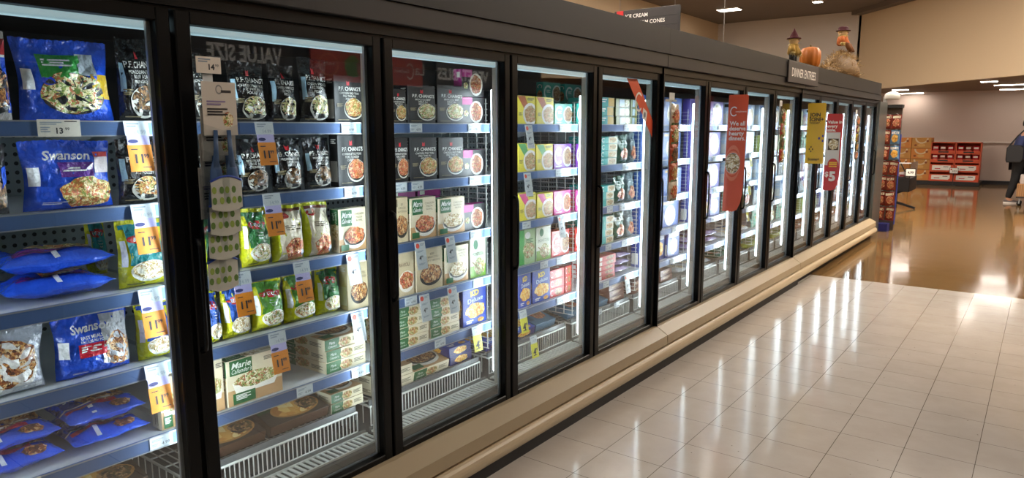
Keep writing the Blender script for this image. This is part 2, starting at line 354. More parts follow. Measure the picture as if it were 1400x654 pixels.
for n, c, fk in (('teal', '#1a7f86', 'cream'), ('green', '#2a6a35', 'green'), ('blue', '#2350a5', 'cream'), ('lime', '#4f8a2c', 'green')):
    dz('bt_'+n, B, 'yellow pasta bag with %s panel' % n, 'pasta bag', '#d3d21c', .24, .29, .09, bert(c, fk))
dz('bt_tan', B, 'yellow pasta bag with beige panel', 'pasta bag', '#c9cf1e', .25, .29, .09, bert('', '', True))
CREAM = '#e3d6b8'
dz('mc_bowl', X, 'cream carton with green square', 'frozen meal box', CREAM, .2, .24, .05, marie('red'), marie_spine())
dz('mc_pasta', X, 'cream carton showing white pasta bowl', 'frozen meal box', CREAM, .2, .24, .05, marie('cream', True, ('Chicken', 'Alfredo', 'Pasta')), marie_spine())
dz('mc_dish', X, 'large cream carton with casserole dish', 'frozen meal box', CREAM, .32, .27, .06, marie_dish(), marie_spine())
dz('mc_flat', X, 'flat cream carton with green end', 'frozen meal box', CREAM, .3, .24, .05, marie('brown', True), marie_spine('noodle'))
dz('mc_pie', X, 'brown and green pie carton', 'pie box', '#3a2619', .3, .2, .05, marie_pie(), [('rect', 0, 0, 1, 1, card('#4a3020'))])
dz('mc_bean', X, 'tan carton with dark meat bowl', 'frozen meal box', '#cdbb98', .2, .24, .05, [('ell', .55, .34, .42, .25, card('#26211c')), ('blob', .55, .38, .38, .22, food('brown', 70)), ('rect', .06, .8, .3, .97, card('#7d7256'))] + [T(s, .6, .85-.08*i, .05, card('#4b463c'), maxw=.6) for i, s in enumerate(('BEEF', '& BROCCOLI', 'BŒUF ET BROCOLI'))])
dz('mc_rav', X, 'tan ravioli carton', 'frozen meal box', '#cdbb98', .2, .24, .05, [T('RAVIOLI', .5, .72, .09, card('#5a3d2a'), maxw=.7), ('ell', .6, .32, .42, .25, card('#efe9dc')), ('blob', .6, .35, .36, .2, food('red', 60))])
dz('magenta', X, 'black carton with magenta corner', 'frozen meal box', '#17141a', .17, .14, .05, [('rect', 0, .72, .45, 1, card('#c01a8c')), ('ell', .62, .46, .3, .42, card('#ece7dd')), ('blob', .62, .46, .24, .34, food('red', 90)), ('blob', .16, .4, .1, .12, food('green', 90))], [('rect', 0, 0, 1, 1, card('#b3178a')), ('rect', .1, .2, .3, .6, WHITE)], [('rect', 0, 0, 1, 1, card('#b3178a'))], [('rect', 0, 0, 1, 1, card('#b3178a'))])
dz('kd', X, 'blue macaroni carton', 'macaroni box', '#1c3d9e', .2, .26, .06, kdl(), [('rect', 0, 0, 1, 1, card('#2a2a66')), ('blob', .5, .5, .3, .4, food('mac', 60))])
dz('mont', X, 'white and green dumpling carton', 'frozen meal box', '#dfe6cf', .2, .24, .05, [('rect', 0, 0, 1, .3, card('#7cab3c')), ('ell', .35, .84, .14, .12, card('#2a7b4a')), T('MONTCOLI', .5, .6, .09, card('#3b5a2f'), maxw=.75), ('blob', .58, .27, .36, .22, food('green', 70)), ('poly', [(.1, .4), (.13, .43), (.6, .2), (.57, .17)], card('#8a6a3a'))])
dz('mont_g', X, 'pale green carton', 'frozen meal box', '#b8cf9d', .2, .24, .05, [('rect', 0, 0, .35, 1, card('#4d9a4a')), ('blob', .62, .4, .34, .25, food('green', 70)), ('ell', .55, .83, .16, .1, WHITE)] + lines(.45, .7, .4, 3, .025, card('#3f6a3a')))
for n, c, fk in (('teal', '#1ba697', 'brown'), ('purple', '#7d2fa6', 'brown'), ('pink', '#dd4f9c', 'red'), ('red', '#cf3d3a', 'brown'), ('blue', '#2a63b8', 'cream')):
    dz('cp_'+n, X, '%s carton with big white letter C' % n, 'frozen meal box', c, .2, .2, .05, comp(c, fk), [('rect', 0, 0, 1, 1, card(c)), ('arc', .2, .5, .1, .36, .3, WHITE), ('blob', .62, .5, .24, .4, food(fk, 80))])
for n, c, fk in (('orange', '#b4602a', 'noodle'), ('green', '#4d9a4c', 'noodle'), ('pink', '#cf3f7d', 'noodle')):
    dz('ew_'+n, X, 'yellow carton with %s corner' % n, 'frozen meal box', '#e6d63a', .17, .24, .05, eatwell(c, fk))
dz('teal_flat', X, 'flat teal carton', 'frozen meal box', '#1aa59c', .22, .2, .05, [('blob', .6, .5, .3, .3, food('noodle', 70))], [('rect', 0, 0, .5, 1, card('#1fb0a8')), ('rect', .5, 0, 1, 1, card('#d3cfa8')), ('blob', .75, .5, .18, .4, food('noodle', 70)), ('arc', .2, .5, .09, .34, .3, WHITE)])
dz('tealy_flat', X, 'flat teal and yellow carton', 'frozen meal box', '#1aa59c', .22, .2, .05, [], [('rect', 0, 0, .6, 1, card('#1fb0a8')), ('rect', .6, 0, 1, 1, card('#d9b33a'))] + lines(.15, .7, .35, 2, .14, WHITE))
dz('green_flat', X, 'flat olive green carton', 'frozen meal box', '#4c5a24', .22, .2, .05, [], [('rect', .28, .1, .62, .9, card('#a9c2cf')), ('ell', .82, .5, .15, .4, food('green', 80)), ('rect', 0, 0, .2, 1, card('#6b7a2c'))])
dz('dk_bag', B, 'dark green bag', 'frozen meal bag', '#3f6f5f', .2, .24, .06, [('blob', .55, .35, .36, .24, food('red', 70)), ('rect', .1, .72, .9, .86, film('#c9d8d2'))] + lines(.2, .16, .6, 2, .03, film('#bcd')) )
dz('slate_bag', B, 'slate grey tilted bag', 'frozen meal bag', '#7d9299', .2, .24, .06, [('blob', .55, .35, .34, .24, food('red', 70))] + lines(.2, .8, .5, 2, .04, film('#c3d0d4')))
dz('red_flat', X, 'flat red carton', 'frozen meal box', '#cf3d3a', .2, .2, .04, [('arc', .3, .5, .22, .3, .3, WHITE), ('blob', .7, .5, .22, .3, food('brown', 80))], [('rect', 0, 0, 1, 1, card('#cf4a44')), ('rect', .05, .1, .2, .9, WHITE), ('blob', .66, .5, .24, .4, food('brown', 80))])
dz('purple_bag', B, 'white and purple bag', 'frozen meal bag', '#a99ac2', .24, .24, .06, [('blob', .6, .4, .3, .26, food('dark', 60)), ('rect', .05, .6, .5, .9, film('#5b3f8a'))])
dz('blue_flat', X, 'flat blue-grey carton', 'frozen meal box', '#3b6a86', .22, .2, .04, [('blob', .64, .5, .3, .34, food('red', 70)), ('rect', .05, .2, .25, .8, card('#29485f'))], [('rect', 0, 0, 1, 1, card('#36627c'))])
dz('brown_flat', X, 'flat brown carton', 'frozen meal box', '#5b2f22', .22, .2, .05, [('blob', .6, .5, .3, .34, food('red', 70)), ('ell', .25, .6, .16, .2, card('#c9a24a'))], [('rect', 0, 0, 1, 1, card('#6a3728'))] + lines(.2, .6, .6, 2, .12, card('#c7a98a')))
dz('blue_big', X, 'tall blue carton with white dish', 'frozen meal box', '#3564b8', .26, .21, .06, [('ell', .52, .42, .3, .4, card('#e9e6df')), ('blob', .52, .42, .24, .33, food('cream', 70)), ('rect', .1, .86, .7, .95, card('#c6a77d'))], [('rect', 0, 0, 1, 1, card('#2c559f'))])
dz('violet_big', X, 'violet carton with white plate', 'frozen meal box', '#7f72c4', .26, .21, .06, [('ell', .6, .5, .32, .45, card('#eceaf2')), ('blob', .6, .5, .26, .36, food('cream', 80)), ('rect', .03, .05, .22, .95, card('#4f49a6'))], [('rect', 0, 0, 1, 1, card('#5148a0'))])
dz('pale_big', X, 'pale blue carton with silver plate', 'frozen meal box', '#a9c0da', .24, .2, .06, [('ell', .58, .5, .34, .42, card('#e9eef2')), ('blob', .58, .5, .26, .34, food('noodle', 80)), ('rect', .02, .8, .6, .97, card('#4b73b0'))])
dz('navy_box', X, 'navy carton with yellow dish', 'frozen meal box', '#22408f', .2, .22, .06, [('blob', .5, .4, .34, .3, food('mac', 60)), ('rect', .1, .75, .9, .93, card('#c9d4ea'))])
dz('olive_box', X, 'olive green carton', 'frozen meal box', '#77863a', .22, .17, .06, [('blob', .56, .45, .34, .36, food('green', 70)), ('rect', .05, .75, .6, .95, card('#d6cf86'))], [('rect', 0, 0, 1, 1, card('#8a9440'))])
dz('rust_box', X, 'rust brown carton', 'frozen meal box', '#8a4a2c', .22, .17, .06, [('blob', .56, .45, .34, .36, food('red', 70)), ('rect', .05, .75, .6, .95, card('#d9b58c'))], [('rect', 0, 0, 1, 1, card('#7a3f26'))])
dz('mint_bag', B, 'mint green bag', 'frozen meal bag', '#8fc2b4', .22, .2, .06, [('blob', .55, .4, .36, .3, food('green', 70)), ('rect', .1, .72, .8, .88, film('#e6efe9'))])
dz('white_bag', B, 'white bag with blue band', 'frozen meal bag', '#d9dfe6', .22, .2, .06, [('rect', 0, .7, 1, .88, film('#3b6fb5')), ('blob', .55, .36, .34, .28, food('cream', 70))])
dz('chip_bag', B, 'red and amber snack bag', 'snack bag', '#7d2a20', .15, .19, .05, [('blob', .5, .42, .38, .28, food('red', 70)), ('rect', .1, .74, .9, .9, film('#d9c9a8'))])
dz('chip_blue', B, 'blue snack bag', 'snack bag', '#5f86a8', .15, .19, .05, [('blob', .5, .42, .36, .28, food('mac', 70)), ('rect', .1, .74, .9, .9, film('#e6e6e2'))])

_PK = {}
def bag_mesh(dn, seed):
    d = D[dn]; W, H, t = d['W'], d['H'], d['dep']; rg = random.Random(sum(map(ord, dn))+seed*17)
    ph = [rg.uniform(0, 6.28) for _ in range(8)]; lean = rg.uniform(-.02, .02); full = rg.uniform(.85, 1.0)
    def half(u, v):
        e = max(0.0, 1-(abs(2*u-1))**3.2)**0.6
        g = min(1, (v/0.12+0.001))**0.5*(0.85 if v < .12 else 1); g *= 1 if v < 0.45 else max(0.03, 1-((v-0.45)/0.5)**1.6*0.97)
        return t/2*full*e*max(0.1 if v < .05 else 0.03, g)
    def wr(u, v):
        a = (0.006 if 'sw_lie' not in dn else .010)*(0.45+v)
        return a*(math.sin(9*u+5*v+ph[0])*math.sin(13*v-4*u+ph[1]) + 0.5*math.sin(22*u-17*v+ph[2])*math.sin(9*v+ph[3])+0.45*abs(math.sin(15*u*v+11*u+ph[6])))*min(1, 6*u*(1-u)+.2)
    def pos(u, v, side, off=0):
        x = (u-.5)*W*(1-.05*math.sin(PI*v)*(1 if v < .9 else .6)+.015*math.sin(7*v+ph[4])) + lean*v*W*2
        z = v*H*(1+.012*math.sin(6*u+ph[5])*v)
        y = side*half(u, v) + wr(u, v) + .012*max(0, v-.7)*math.sin(5*u+ph[7]) + side*off
        return (x, y, max(0, z))
    mb = MB(); nu, nv = 16, 18; base = film(d['base'])
    for side in (-1, 1):
        vs = [pos(i/nu, j/nv, side) for j in range(nv+1) for i in range(nu+1)]
        mb.add(vs, [(j*(nu+1)+i, j*(nu+1)+i+1, (j+1)*(nu+1)+i+1, (j+1)*(nu+1)+i) for j in range(nv) for i in range(nu)], base, True)
    for j0, j1, edge in ((0, nv, 0.0), (0, nv, 1.0)):
        for j in range(nv): mb.face([pos(edge, j/nv, -1), pos(edge, (j+1)/nv, -1), pos(edge, (j+1)/nv, 1), pos(edge, j/nv, 1)], base)
    for i in range(nu): mb.face([pos(i/nu, 0, -1), pos((i+1)/nu, 0, -1), pos((i+1)/nu, 0, 1), pos(i/nu, 0, 1)], base)
    lay(mb, d['front'], W, H, lambda x, y, o: pos(min(1, max(0, x/W)), min(1, max(0, y/H)), -1, o), 0.0026, 0.00025)
    seal = MB(); n = 28
    for k in range(2):
        vs = []
        for i in range(n+1):
            p = pos(i/n, 1.0, 0)
            vs += [(p[0], p[1]+(k-.5)*.0016, p[2]-.006), (p[0], p[1]+(k-.5)*.0016+.002*math.sin(i*1.1+ph[2]), p[2]+.013+(.003 if i % 2 else 0))]
        seal.add(vs, [(2*i, 2*i+2, 2*i+3, 2*i+1) for i in range(n)], base)
    return mb.mesh(dn), seal.mesh('top_seal')
def box_mesh(dn):
    d = D[dn]; W, H, t = d['W'], d['H'], d['dep']; mb = MB()
    mb.box((-W/2, -t/2, 0), (W/2, t/2, H), card(d['base']), 0.0012)
    lay(mb, d['front'], W*.985, H*.985, lambda x, y, o: (x-W*.4925, -t/2-o, y+H*.0075))
    if d['spine']:
        lay(mb, d['spine'], W*.985, t*.95, lambda x, y, o: (x-W*.4925, t*.475-y, -o), .0004, .0001)          # bottom edge (faces out when lying)
        lay(mb, d['spine'], W*.985, t*.95, lambda x, y, o: (x-W*.4925, -t*.475+y, H+o), .0004, .0001)        # top edge
        lay(mb, d['spine'], H*.985, t*.95, lambda x, y, o: (-W/2-o, -t*.475+y, H*.9925-x))    # left edge
    else:
        lay(mb, [('rect', .1, .1, .9, .5, card('#d9d6cd'))]+lines(.2, .9, .6, 3, .02, card('#d9d6cd')), t, H, lambda x, y, o: (-W/2-o, t/2-x, y))
    return mb.mesh(dn)
ROWS = {}
KIND = {'bag': 'food_bag', 'box': 'food_carton'}
def package(dn, loc, w, h, lying=False, tilt=0.0, seed=0, dscale=1.0, detail=True, yaw=0.0):
    """front faces +x (the aisle); loc = centre of the bottom face"""
    d = D[dn]; key = (dn, seed if d['kind'] == 'bag' else 0)
    if key not in _PK: _PK[key] = bag_mesh(dn, seed) if d['kind'] == 'bag' else (box_mesh(dn), None)
    me, seal = _PK[key]
    nm = {'pasta bag': 'pasta_bag', 'snack bag': 'snack_bag', 'pie box': 'pie_carton', 'macaroni box': 'macaroni_carton'}.get(d['cat'], KIND[d['kind']])
    k0_ = math.floor(loc[1]/PITCHY); lo, hi = k0_*PITCHY+.012, k0_*PITCHY+(.786 if k0_ >= 2 else .825); ext = w/2+.004
    if loc[0] > -.75 and 0 <= k0_ < 14 and not yaw:
        y = loc[1]; a_, b_ = max(lo, y-ext), min(hi, y+ext)
        if b_-a_ > .05: loc = (loc[0], (a_+b_)/2, loc[2]); w = b_-a_-.008
    sc = (w/d['W'], dscale, h/d['H'])
    o = link(nm, me, None, loc, ((-PI/2 if lying else 0)+tilt, 0, PI/2+yaw), sc)
    o['category'] = d['cat']
    if seal and detail: link('top_seal', seal, o)
    return o
def reg(door, shelf, y, o, look, stack=None, group=None): ROWS.setdefault((door, shelf), []).append((y, o, look, stack, group))
ORD = ['first', 'second', 'third', 'fourth', 'fifth', 'sixth', 'seventh', 'eighth', 'ninth', 'tenth', 'eleventh', 'twelfth', 'thirteenth', 'fourteenth', 'fifteenth', 'sixteenth']
SHN = ['top shelf', 'second shelf', 'third shelf', 'fourth shelf', 'fifth shelf', 'bottom rack']
# ------------------------------------------------------------------ setting
PITCHY = 0.8
RAILZ = [1.602, 1.358, 1.101, 0.864, 0.632]; DECKZ = 0.452; XF = -0.147     # rail heights, bin deck, product front plane
def floor_mat(name, tile, c1, c2, grout, rough, speck=True):
    mt, N, L, b = new_mat(name)
    tc = N.new('ShaderNodeTexCoord'); mp = N.new('ShaderNodeMapping'); mp.inputs['Location'].default_value = (-0.38, -2.372+0.3048*20, 0)
    L.new(tc.outputs['Object'], mp.inputs['Vector'])
    br = N.new('ShaderNodeTexBrick'); br.offset = 0.0; br.squash = 1.0
    for k, v in (('Scale', 1.0), ('Mortar Size', 0.0017), ('Mortar Smooth', 0.35), ('Brick Width', tile[0]), ('Row Height', tile[1]), ('Bias', 0.0)): br.inputs[k].default_value = v
    br.inputs['Color1'].default_value = (*hexlin(c1), 1); br.inputs['Color2'].default_value = (*hexlin(c2), 1); br.inputs['Mortar'].default_value = (*hexlin(grout), 1)
    L.new(mp.outputs[0], br.inputs['Vector'])
    nz = N.new('ShaderNodeTexNoise'); nz.inputs['Scale'].default_value = 5; nz.inputs['Detail'].default_value = 8; nz.inputs['Roughness'].default_value = 0.65; L.new(tc.outputs['Object'], nz.inputs['Vector'])
    mx = N.new('ShaderNodeMixRGB'); mx.blend_type = 'OVERLAY'; mx.inputs[0].default_value = 0.22; L.new(br.outputs['Color'], mx.inputs[1]); L.new(nz.outputs['Fac'], mx.inputs[2])
    last = mx.outputs[0]
    if speck:
        vo = N.new('ShaderNodeTexVoronoi'); vo.inputs['Scale'].default_value = 16; L.new(tc.outputs['Object'], vo.inputs['Vector'])
        lt = N.new('ShaderNodeMath'); lt.operation = 'LESS_THAN'; lt.inputs[1].default_value = 0.055; L.new(vo.outputs['Distance'], lt.inputs[0])
        sp = N.new('ShaderNodeSeparateColor'); L.new(vo.outputs['Color'], sp.inputs[0])
        g2 = N.new('ShaderNodeMath'); g2.operation = 'GREATER_THAN'; g2.inputs[1].default_value = 0.72; L.new(sp.outputs[0], g2.inputs[0])
        mu = N.new('ShaderNodeMath'); mu.operation = 'MULTIPLY'; L.new(lt.outputs[0], mu.inputs[0]); L.new(g2.outputs[0], mu.inputs[1])
        m2 = N.new('ShaderNodeMixRGB'); L.new(mu.outputs[0], m2.inputs[0]); L.new(last, m2.inputs[1]); m2.inputs[2].default_value = (*hexlin('#6d6358'), 1); last = m2.outputs[0]
    L.new(last, b.inputs['Base Color'])
    n2 = N.new('ShaderNodeTexNoise'); n2.inputs['Scale'].default_value = 1.4; n2.inputs['Detail'].default_value = 4; L.new(tc.outputs['Object'], n2.inputs['Vector'])
    mr = N.new('ShaderNodeMapRange'); mr.inputs['To Min'].default_value = rough*0.7; mr.inputs['To Max'].default_value = rough*1.35; L.new(n2.outputs['Fac'], mr.inputs['Value']); L.new(mr.outputs[0], b.inputs['Roughness'])
    n3 = N.new('ShaderNodeTexNoise'); n3.inputs['Scale'].default_value = 3.2; L.new(tc.outputs['Object'], n3.inputs['Vector'])
    bp = N.new('ShaderNodeBump'); bp.inputs['Strength'].default_value = 0.05; bp.inputs['Distance'].default_value = 0.02; L.new(n3.outputs['Fac'], bp.inputs['Height']); L.new(bp.outputs['Normal'], b.inputs['Normal'])
    b.inputs['Specular IOR Level'].default_value = 0.55
    return mt
FT = floor_mat('cream_tile', (0.3, 0.3048), '#cbc2b8', '#cec5bb', '#5d5348', 0.115)
FB = floor_mat('polished_brown', (2.4, 2.4), '#7c5f3a', '#81643f', '#5f4a30', 0.09, False)
mb = MB(); mb.box((-14, -8, -.05), (10, 7.8, 0), FT); struct('floor', mb)
mb = MB(); mb.box((-14, 7.8, -.05), (10, 26, 0), FB); struct('floor', mb)
WALLW = pm('#c3b0a2', 0.75, bump=.02, bscale=60); WALLG = pm('#c9c1ba', 0.8); WALLB = pm('#cbb698', 0.8); DARKC = pm('#6a6059', 0.8); LOWC = pm('#8a7663', 0.8); TILEC = pm('#8d7a66', 0.85)
mb = MB(); mb.box((-14, 24.0, 0), (10, 24.2, 3.2), WALLW); struct('wall_back', mb)
mb = MB(); mb.box((10, -8, 0), (10.2, 26, 6), pm('#b5a28c', 0.8)); struct('wall_right', mb)
mb = MB(); mb.box((-14.2, -8, 0), (-14, 26, 6), WALLG); struct('wall_left', mb)
# angled soffit wall over the low ceiling at the back
c0, c1 = Vector((-2.39, 21.6, 0)), Vector((9.9, 8.0, 0)); dn_ = (c1-c0).normalized(); nn = Vector((-dn_.y, dn_.x, 0))
mb = MB(); q = [c0, c1, c1+nn*.15, c0+nn*.15]
vs = [(p.x, p.y, z) for z in (2.63, 4.9) for p in q]
mb.add(vs, [(3, 2, 1, 0), (4, 5, 6, 7), (0, 1, 5, 4), (1, 2, 6, 5), (2, 3, 7, 6), (3, 0, 4, 7)], WALLB); struct('wall_soffit', mb)
mb = MB(); q = [c0+nn*.1, c1+nn*.1, Vector((9.95, 24, 0)), Vector((-2.39, 24, 0))]
vs = [(p.x, p.y, z) for z in (2.632, 2.72) for p in q]
mb.add(vs, [(0, 1, 2, 3), (4, 5, 6, 7), (0, 1, 5, 4), (1, 2, 6, 5), (2, 3, 7, 6), (3, 0, 4, 7)], LOWC); struct('ceiling', mb)
mb = MB(); mb.box((-6.6, 21.6, 0), (-2.39, 21.75, 4.9), WALLG); mb.box((-2.45, 21.6, 0), (-2.3, 24, 4.9), WALLG); struct('wall_rear_left', mb)
mb = MB(); mb.box((-6.6, 8, 0), (-6.45, 21.6, 4.78), WALLB); mb.box((-14, 21.6, 0), (-6.6, 21.75, 5.3), WALLB); struct('wall_far_left', mb)
mb = MB(); mb.box((-14, -8, 5.3), (10, 22.1, 5.4), TILEC); struct('ceiling', mb)
mb = MB(); mb.box((-6.45, 2, 4.78), (-1.0, 21.6, 4.9), DARKC); struct('ceiling', mb)              # dropped dark ceiling band
mb = MB(); q = [c0-nn*.02, c1-nn*.02, c1-nn*.3, c0-nn*.3]
vs = [(p.x, p.y, z) for z in (4.66, 4.9) for p in q]
mb.add(vs, [(0, 1, 2, 3), (7, 6, 5, 4), (0, 1, 5, 4), (1, 2, 6, 5), (2, 3, 7, 6), (3, 0, 4, 7)], DARKC); struct('trim', mb)
mb = MB(); mb.box((-2.2, 23.94, 0), (10, 24.0, 0.11), pm('#17151a', .5)); struct('baseboard_back', mb)
mb = MB(); mb.box((-2.2, 23.95, 1.17), (10, 24.0, 1.21), pm('#cfc3b6', .5)); struct('trim_back', mb)

# ------------------------------------------------------------------ the freezer line
FRAME = pm('#060607', 0.32, spec=.22); FRAME2 = pm('#0d0c0e', 0.4, spec=.25); FASC = pm('#1b1919', 0.5, spec=.3); BAND = pm('#2d2a2a', 0.45, spec=.3)
ALU = pm('#a9abad', 0.35, 0.7); MULL = pm('#a39d94', 0.45, 0.1); PANEL = pm('#b3a081', 0.4, 0.0, 0, 30, 0, 0); BUMP = pm('#cdb998', 0.38); KICK = pm('#121114', 0.55)
SHELFW = pm('#c9ced2', 0.4); RAIL = pm('#56709e', 0.34, 0.55); WIRE = pm('#d3d4cf', 0.35, 0.2); LINER = pm('#8b9093', 0.5); DARKL = pm('#1c1e22', 0.5)
GL = glass_mat()
def perforated():
    mt, N, L, b = new_mat('perforated_panel'); tc = N.new('ShaderNodeTexCoord'); sp = N.new('ShaderNodeSeparateXYZ'); L.new(tc.outputs['Object'], sp.inputs[0])
    def mth(op, *a):
        n = N.new('ShaderNodeMath'); n.operation = op
        for i, v in enumerate(a):
            if isinstance(v, (int, float)): n.inputs[i].default_value = v
            else: L.new(v, n.inputs[i])
        return n.outputs[0]
    cy = mth('SUBTRACT', mth('FRACT', mth('MULTIPLY', sp.outputs[1], 32)), .5); cz = mth('SUBTRACT', mth('FRACT', mth('MULTIPLY', sp.outputs[2], 32)), .5)
    r2 = mth('ADD', mth('MULTIPLY', cy, cy), mth('MULTIPLY', cz, cz)); hole = mth('LESS_THAN', r2, .05)
    mx = N.new('ShaderNodeMixRGB'); L.new(hole, mx.inputs[0]); mx.inputs[1].default_value = (*hexlin('#8d969a'), 1); mx.inputs[2].default_value = (*hexlin('#131417'), 1)
    L.new(mx.outputs[0], b.inputs['Base Color']); b.inputs['Roughness'].default_value = .5
    return mt
PERF = perforated()
LED = emit('light_strip_led', (0.80, 0.93, 1.0), 11.0); BANDGLOW = emit('reflection_band_glow', (0.55, 0.78, 0.86), 0.55)
CASES = [(0, 5, 'first'), (5, 4, 'middle'), (9, 5, 'last')]
LBL = ['near five-door black glass freezer case with value size meals', 'middle four-door black glass freezer case past the beige seam', 'far five-door black glass freezer case beneath the dinner entrees sign']
def build_case(ci):
    k0, n, nm = CASES[ci]; y0, y1 = k0*PITCHY+.0006, (k0+n)*PITCHY-.0006
    R = empty('freezer_case', (0, y0, 0), LBL[ci], 'freezer', 'freezer cases along the aisle')
    mb = MB()                                                         # shell
    mb.box((-.88, y0, .05), (-.82, y1, 2.0), FRAME2); mb.box((-.88, y0, 1.935), (-.0, y1, 1.985), FRAME2); mb.box((-.82, y0, .05), (.02, y1, .262), FRAME2)
    if ci == 0: mb.box((-.88, -.06, 0.0), (.1, -.0, 1.985), FRAME2)
    mb.box((-.82, y0, .30), (-.80, y1, 1.60), PERF); mb.box((-.82, y0, 1.60), (-.80, y1, 1.935), DARKL); mb.box((-.8, y0, 1.925), (-.08, y1, 1.935), DARKL)
    mb.box((-.8, y0, .262), (-.05, y1, .30), pm('#3a3a3b', .5))
    part('cabinet_body', mb, R)
    mb = MB(); mb.box((-.5, y0, 1.985), (.045, y1, 2.064), BAND, .003); part('header_band', mb, R)
    mb = MB(); mb.box((-.5, y0, 2.064), (.055, y1 - (.12 if ci == 2 else 0), 2.222), FASC); part('fascia_panel', mb, R)
    mb = MB(); mb.box((-.03, y0, 1.943), (.012, y1, 1.985), FRAME); part('hinge_channel', mb, R)
    prof = [(0.0, .262), (.0, .274), (.026, .274), (.1, .228), (.104, .168), (.06, .158), (.04, .158)]
    mb = MB(); mb.extrude_y(prof, y0+.004, y1-.004, PANEL); part('base_panel', mb, R)
    prof = [(.086+.04*math.sin(t), .1115+.0435*math.cos(t)) for t in [PI*i/10 for i in range(11)]]
    mb = MB(); mb.extrude_y(prof, y0, y1-(.03 if ci == 2 else 0), BUMP, False); part('bumper', mb, R)
    kx = .084 if ci < 2 else .05
    mb = MB(); mb.box((-.8, y0, 0), (kx, (y1 if ci < 2 else y1-.05), .07), KICK); mb.box((-.1, y0, .07), (.06, y1, .158), FRAME2); part('kick_plate', mb, R)
    # pale band, read as a reflection, given its own glow inside the header
    mb = MB(); mb.box((-.115, y0+.01, 1.884), (-.098, y1-.01, 1.922), BANDGLOW, .003); part('reflection_band', mb, R)
    # mullions with the LED strips
    for k in range(k0, k0+n+1):
        yc = k*PITCHY; mb = MB(); ma = yc-(.034 if k > k0 else -.001); mz = yc+(.034 if k < k0+n else (.0 if ci == 2 else -.001))
        mb.box((-.088, ma, .302), (-.046, mz, 1.88), MULL, .003)
        mu = part('mullion', mb, R)
        for s in (-1, 1):                                             # lens on the rear corner, turned back towards the goods
            if (s == 1 and k == k0+n) or (s == -1 and k == k0): continue
            mb = MB(); ya = yc+s*.0335; yb_ = yc+s*.0115; yi = yc+s*.002
            pts = [(-.0885, ya), (-.1125, yb_), (-.1125, yi), (-.0885, yi)]
            vs = [(x, y, z) for z in (.40, 1.78) for x, y in pts]
            mb.add(vs, [(0, 1, 5, 4)], LED); mb.add(vs, [(1, 2, 6, 5), (2, 3, 7, 6), (3, 0, 4, 7), (0, 3, 2, 1), (4, 5, 6, 7)], MULL)
            lsx = part('light_strip', mb, mu)
            ld = bpy.data.lights.new('strip_lamp', 'AREA'); ld.shape = 'RECTANGLE'; ld.size = .02; ld.size_y = 1.36; ld.energy = 2.9; ld.color = (.82, .93, 1.0); ld.spread = math.radians(84)
            lo_ = bpy.data.objects.new('strip_lamp', ld); COL.objects.link(lo_); lo_.location = (-.068, yc+s*.0352, 1.09); lo_.rotation_euler = Vector((-.13, s*.37, 0)).to_track_quat('-Z', 'Y').to_euler()
    if ci == 2:
        mb = MB(); mb.box((-.88, y1+.002, 0.0), (-.0, y1+.05, 1.985), pm('#6f716c', .35, .4)); mb.box((0.0, y1+.035, 0.0), (.0-.0+.03, y1+.62, 1.975), pm('#6f716c', .3, .5)); part('end_panel', mb, R)
    # shelves
    for k in range(k0, k0+n):
        ya, yb = k*PITCHY+.012, (k+1)*PITCHY-.012
        for z in RAILZ:
            mb = MB(); mb.box((-.78, ya, z-.006), (-.128, yb, z+.016), SHELFW)
            for y in (ya+.03, yb-.04): mb.face([(-.78, y, z-.1), (-.78, y, z-.006), (-.35, y, z-.006)], SHELFW)
            sh = part('shelf', mb, R)
            mb = MB(); mb.box((-.128, ya, z-.023), (-.118, yb, z+.021), RAIL, .002); mb.box((-.118, ya, z+.017), (-.1165, yb, z+.021), ALU); mb.box((-.118, ya, z-.023), (-.1165, yb, z-.02), ALU)
            part('price_rail', mb, sh)
        mb = MB(); y = yb+.0075                                           # wire side grid at the end of the bay
        for i in range(46): mb.box((-.5, y-.0012, .5+i*.027), (-.14, y+.0012, .5+i*.027+.0045), WIRE)
        for i in range(7): mb.box((-.5+i*.058, y-.002, .5), (-.496+i*.058, y+.002, 1.74), WIRE)
        if k >= 2: part('side_grid', mb, R)
        mb = MB(); z = .34                                            # return-air grille at the foot of the glass
        mb.box((-.155, ya, z-.04), (-.05, yb, z-.012), pm('#4a4b49', .5))
        for x in (-.15, -.068): mb.box((x, ya, z-.004), (x+.007, yb, z+.004), WIRE)
        for i in range(31):
            y = ya+.01+i*(yb-ya-.02)/30; mb.box((-.15, y-.0045, z-.004), (-.065, y+.0045, z+.002), WIRE)
        part('air_grille', mb, R)
        mb = MB(); mb.box((-.165, ya, .30), (-.158, yb, .352), pm('#6d6e6a', .5)); part('grille_riser', mb, R)
    # doors
    for k in range(k0, k0+n):
        a, b_ = k*PITCHY+.007, (k+1)*PITCHY-.007; z0, z1 = .262, 1.94; w, wb = .047, .036
        mb = MB(); mb.box((-.044, a, z0), (0, a+w, z1), FRAME, .004); mb.box((-.044, b_-w+.006, z0), (0, b_, z1), FRAME, .004)
        mb.box((-.0435, a+w-.002, z0), (-.0005, b_-w+.008, z0+wb), FRAME, .003); mb.box((-.0435, a+w-.002, z1-wb-.004), (-.0005, b_-w+.008, z1), FRAME, .003)
        mb.box((-.03, a+.02, z1), (-.01, a+.05, z1+.012), FRAME2)
        d = part('door', mb, R)
        g = MB(); g.box((-.032, a+w-.004, z0+wb-.004), (-.026, b_-w+.01, z1-wb), GL); part('glass_pane', g, d)
        s = MB(); ga, gb, gz0, gz1 = a+w-.002, b_-w+.006, z0+wb-.002, z1-wb-.004
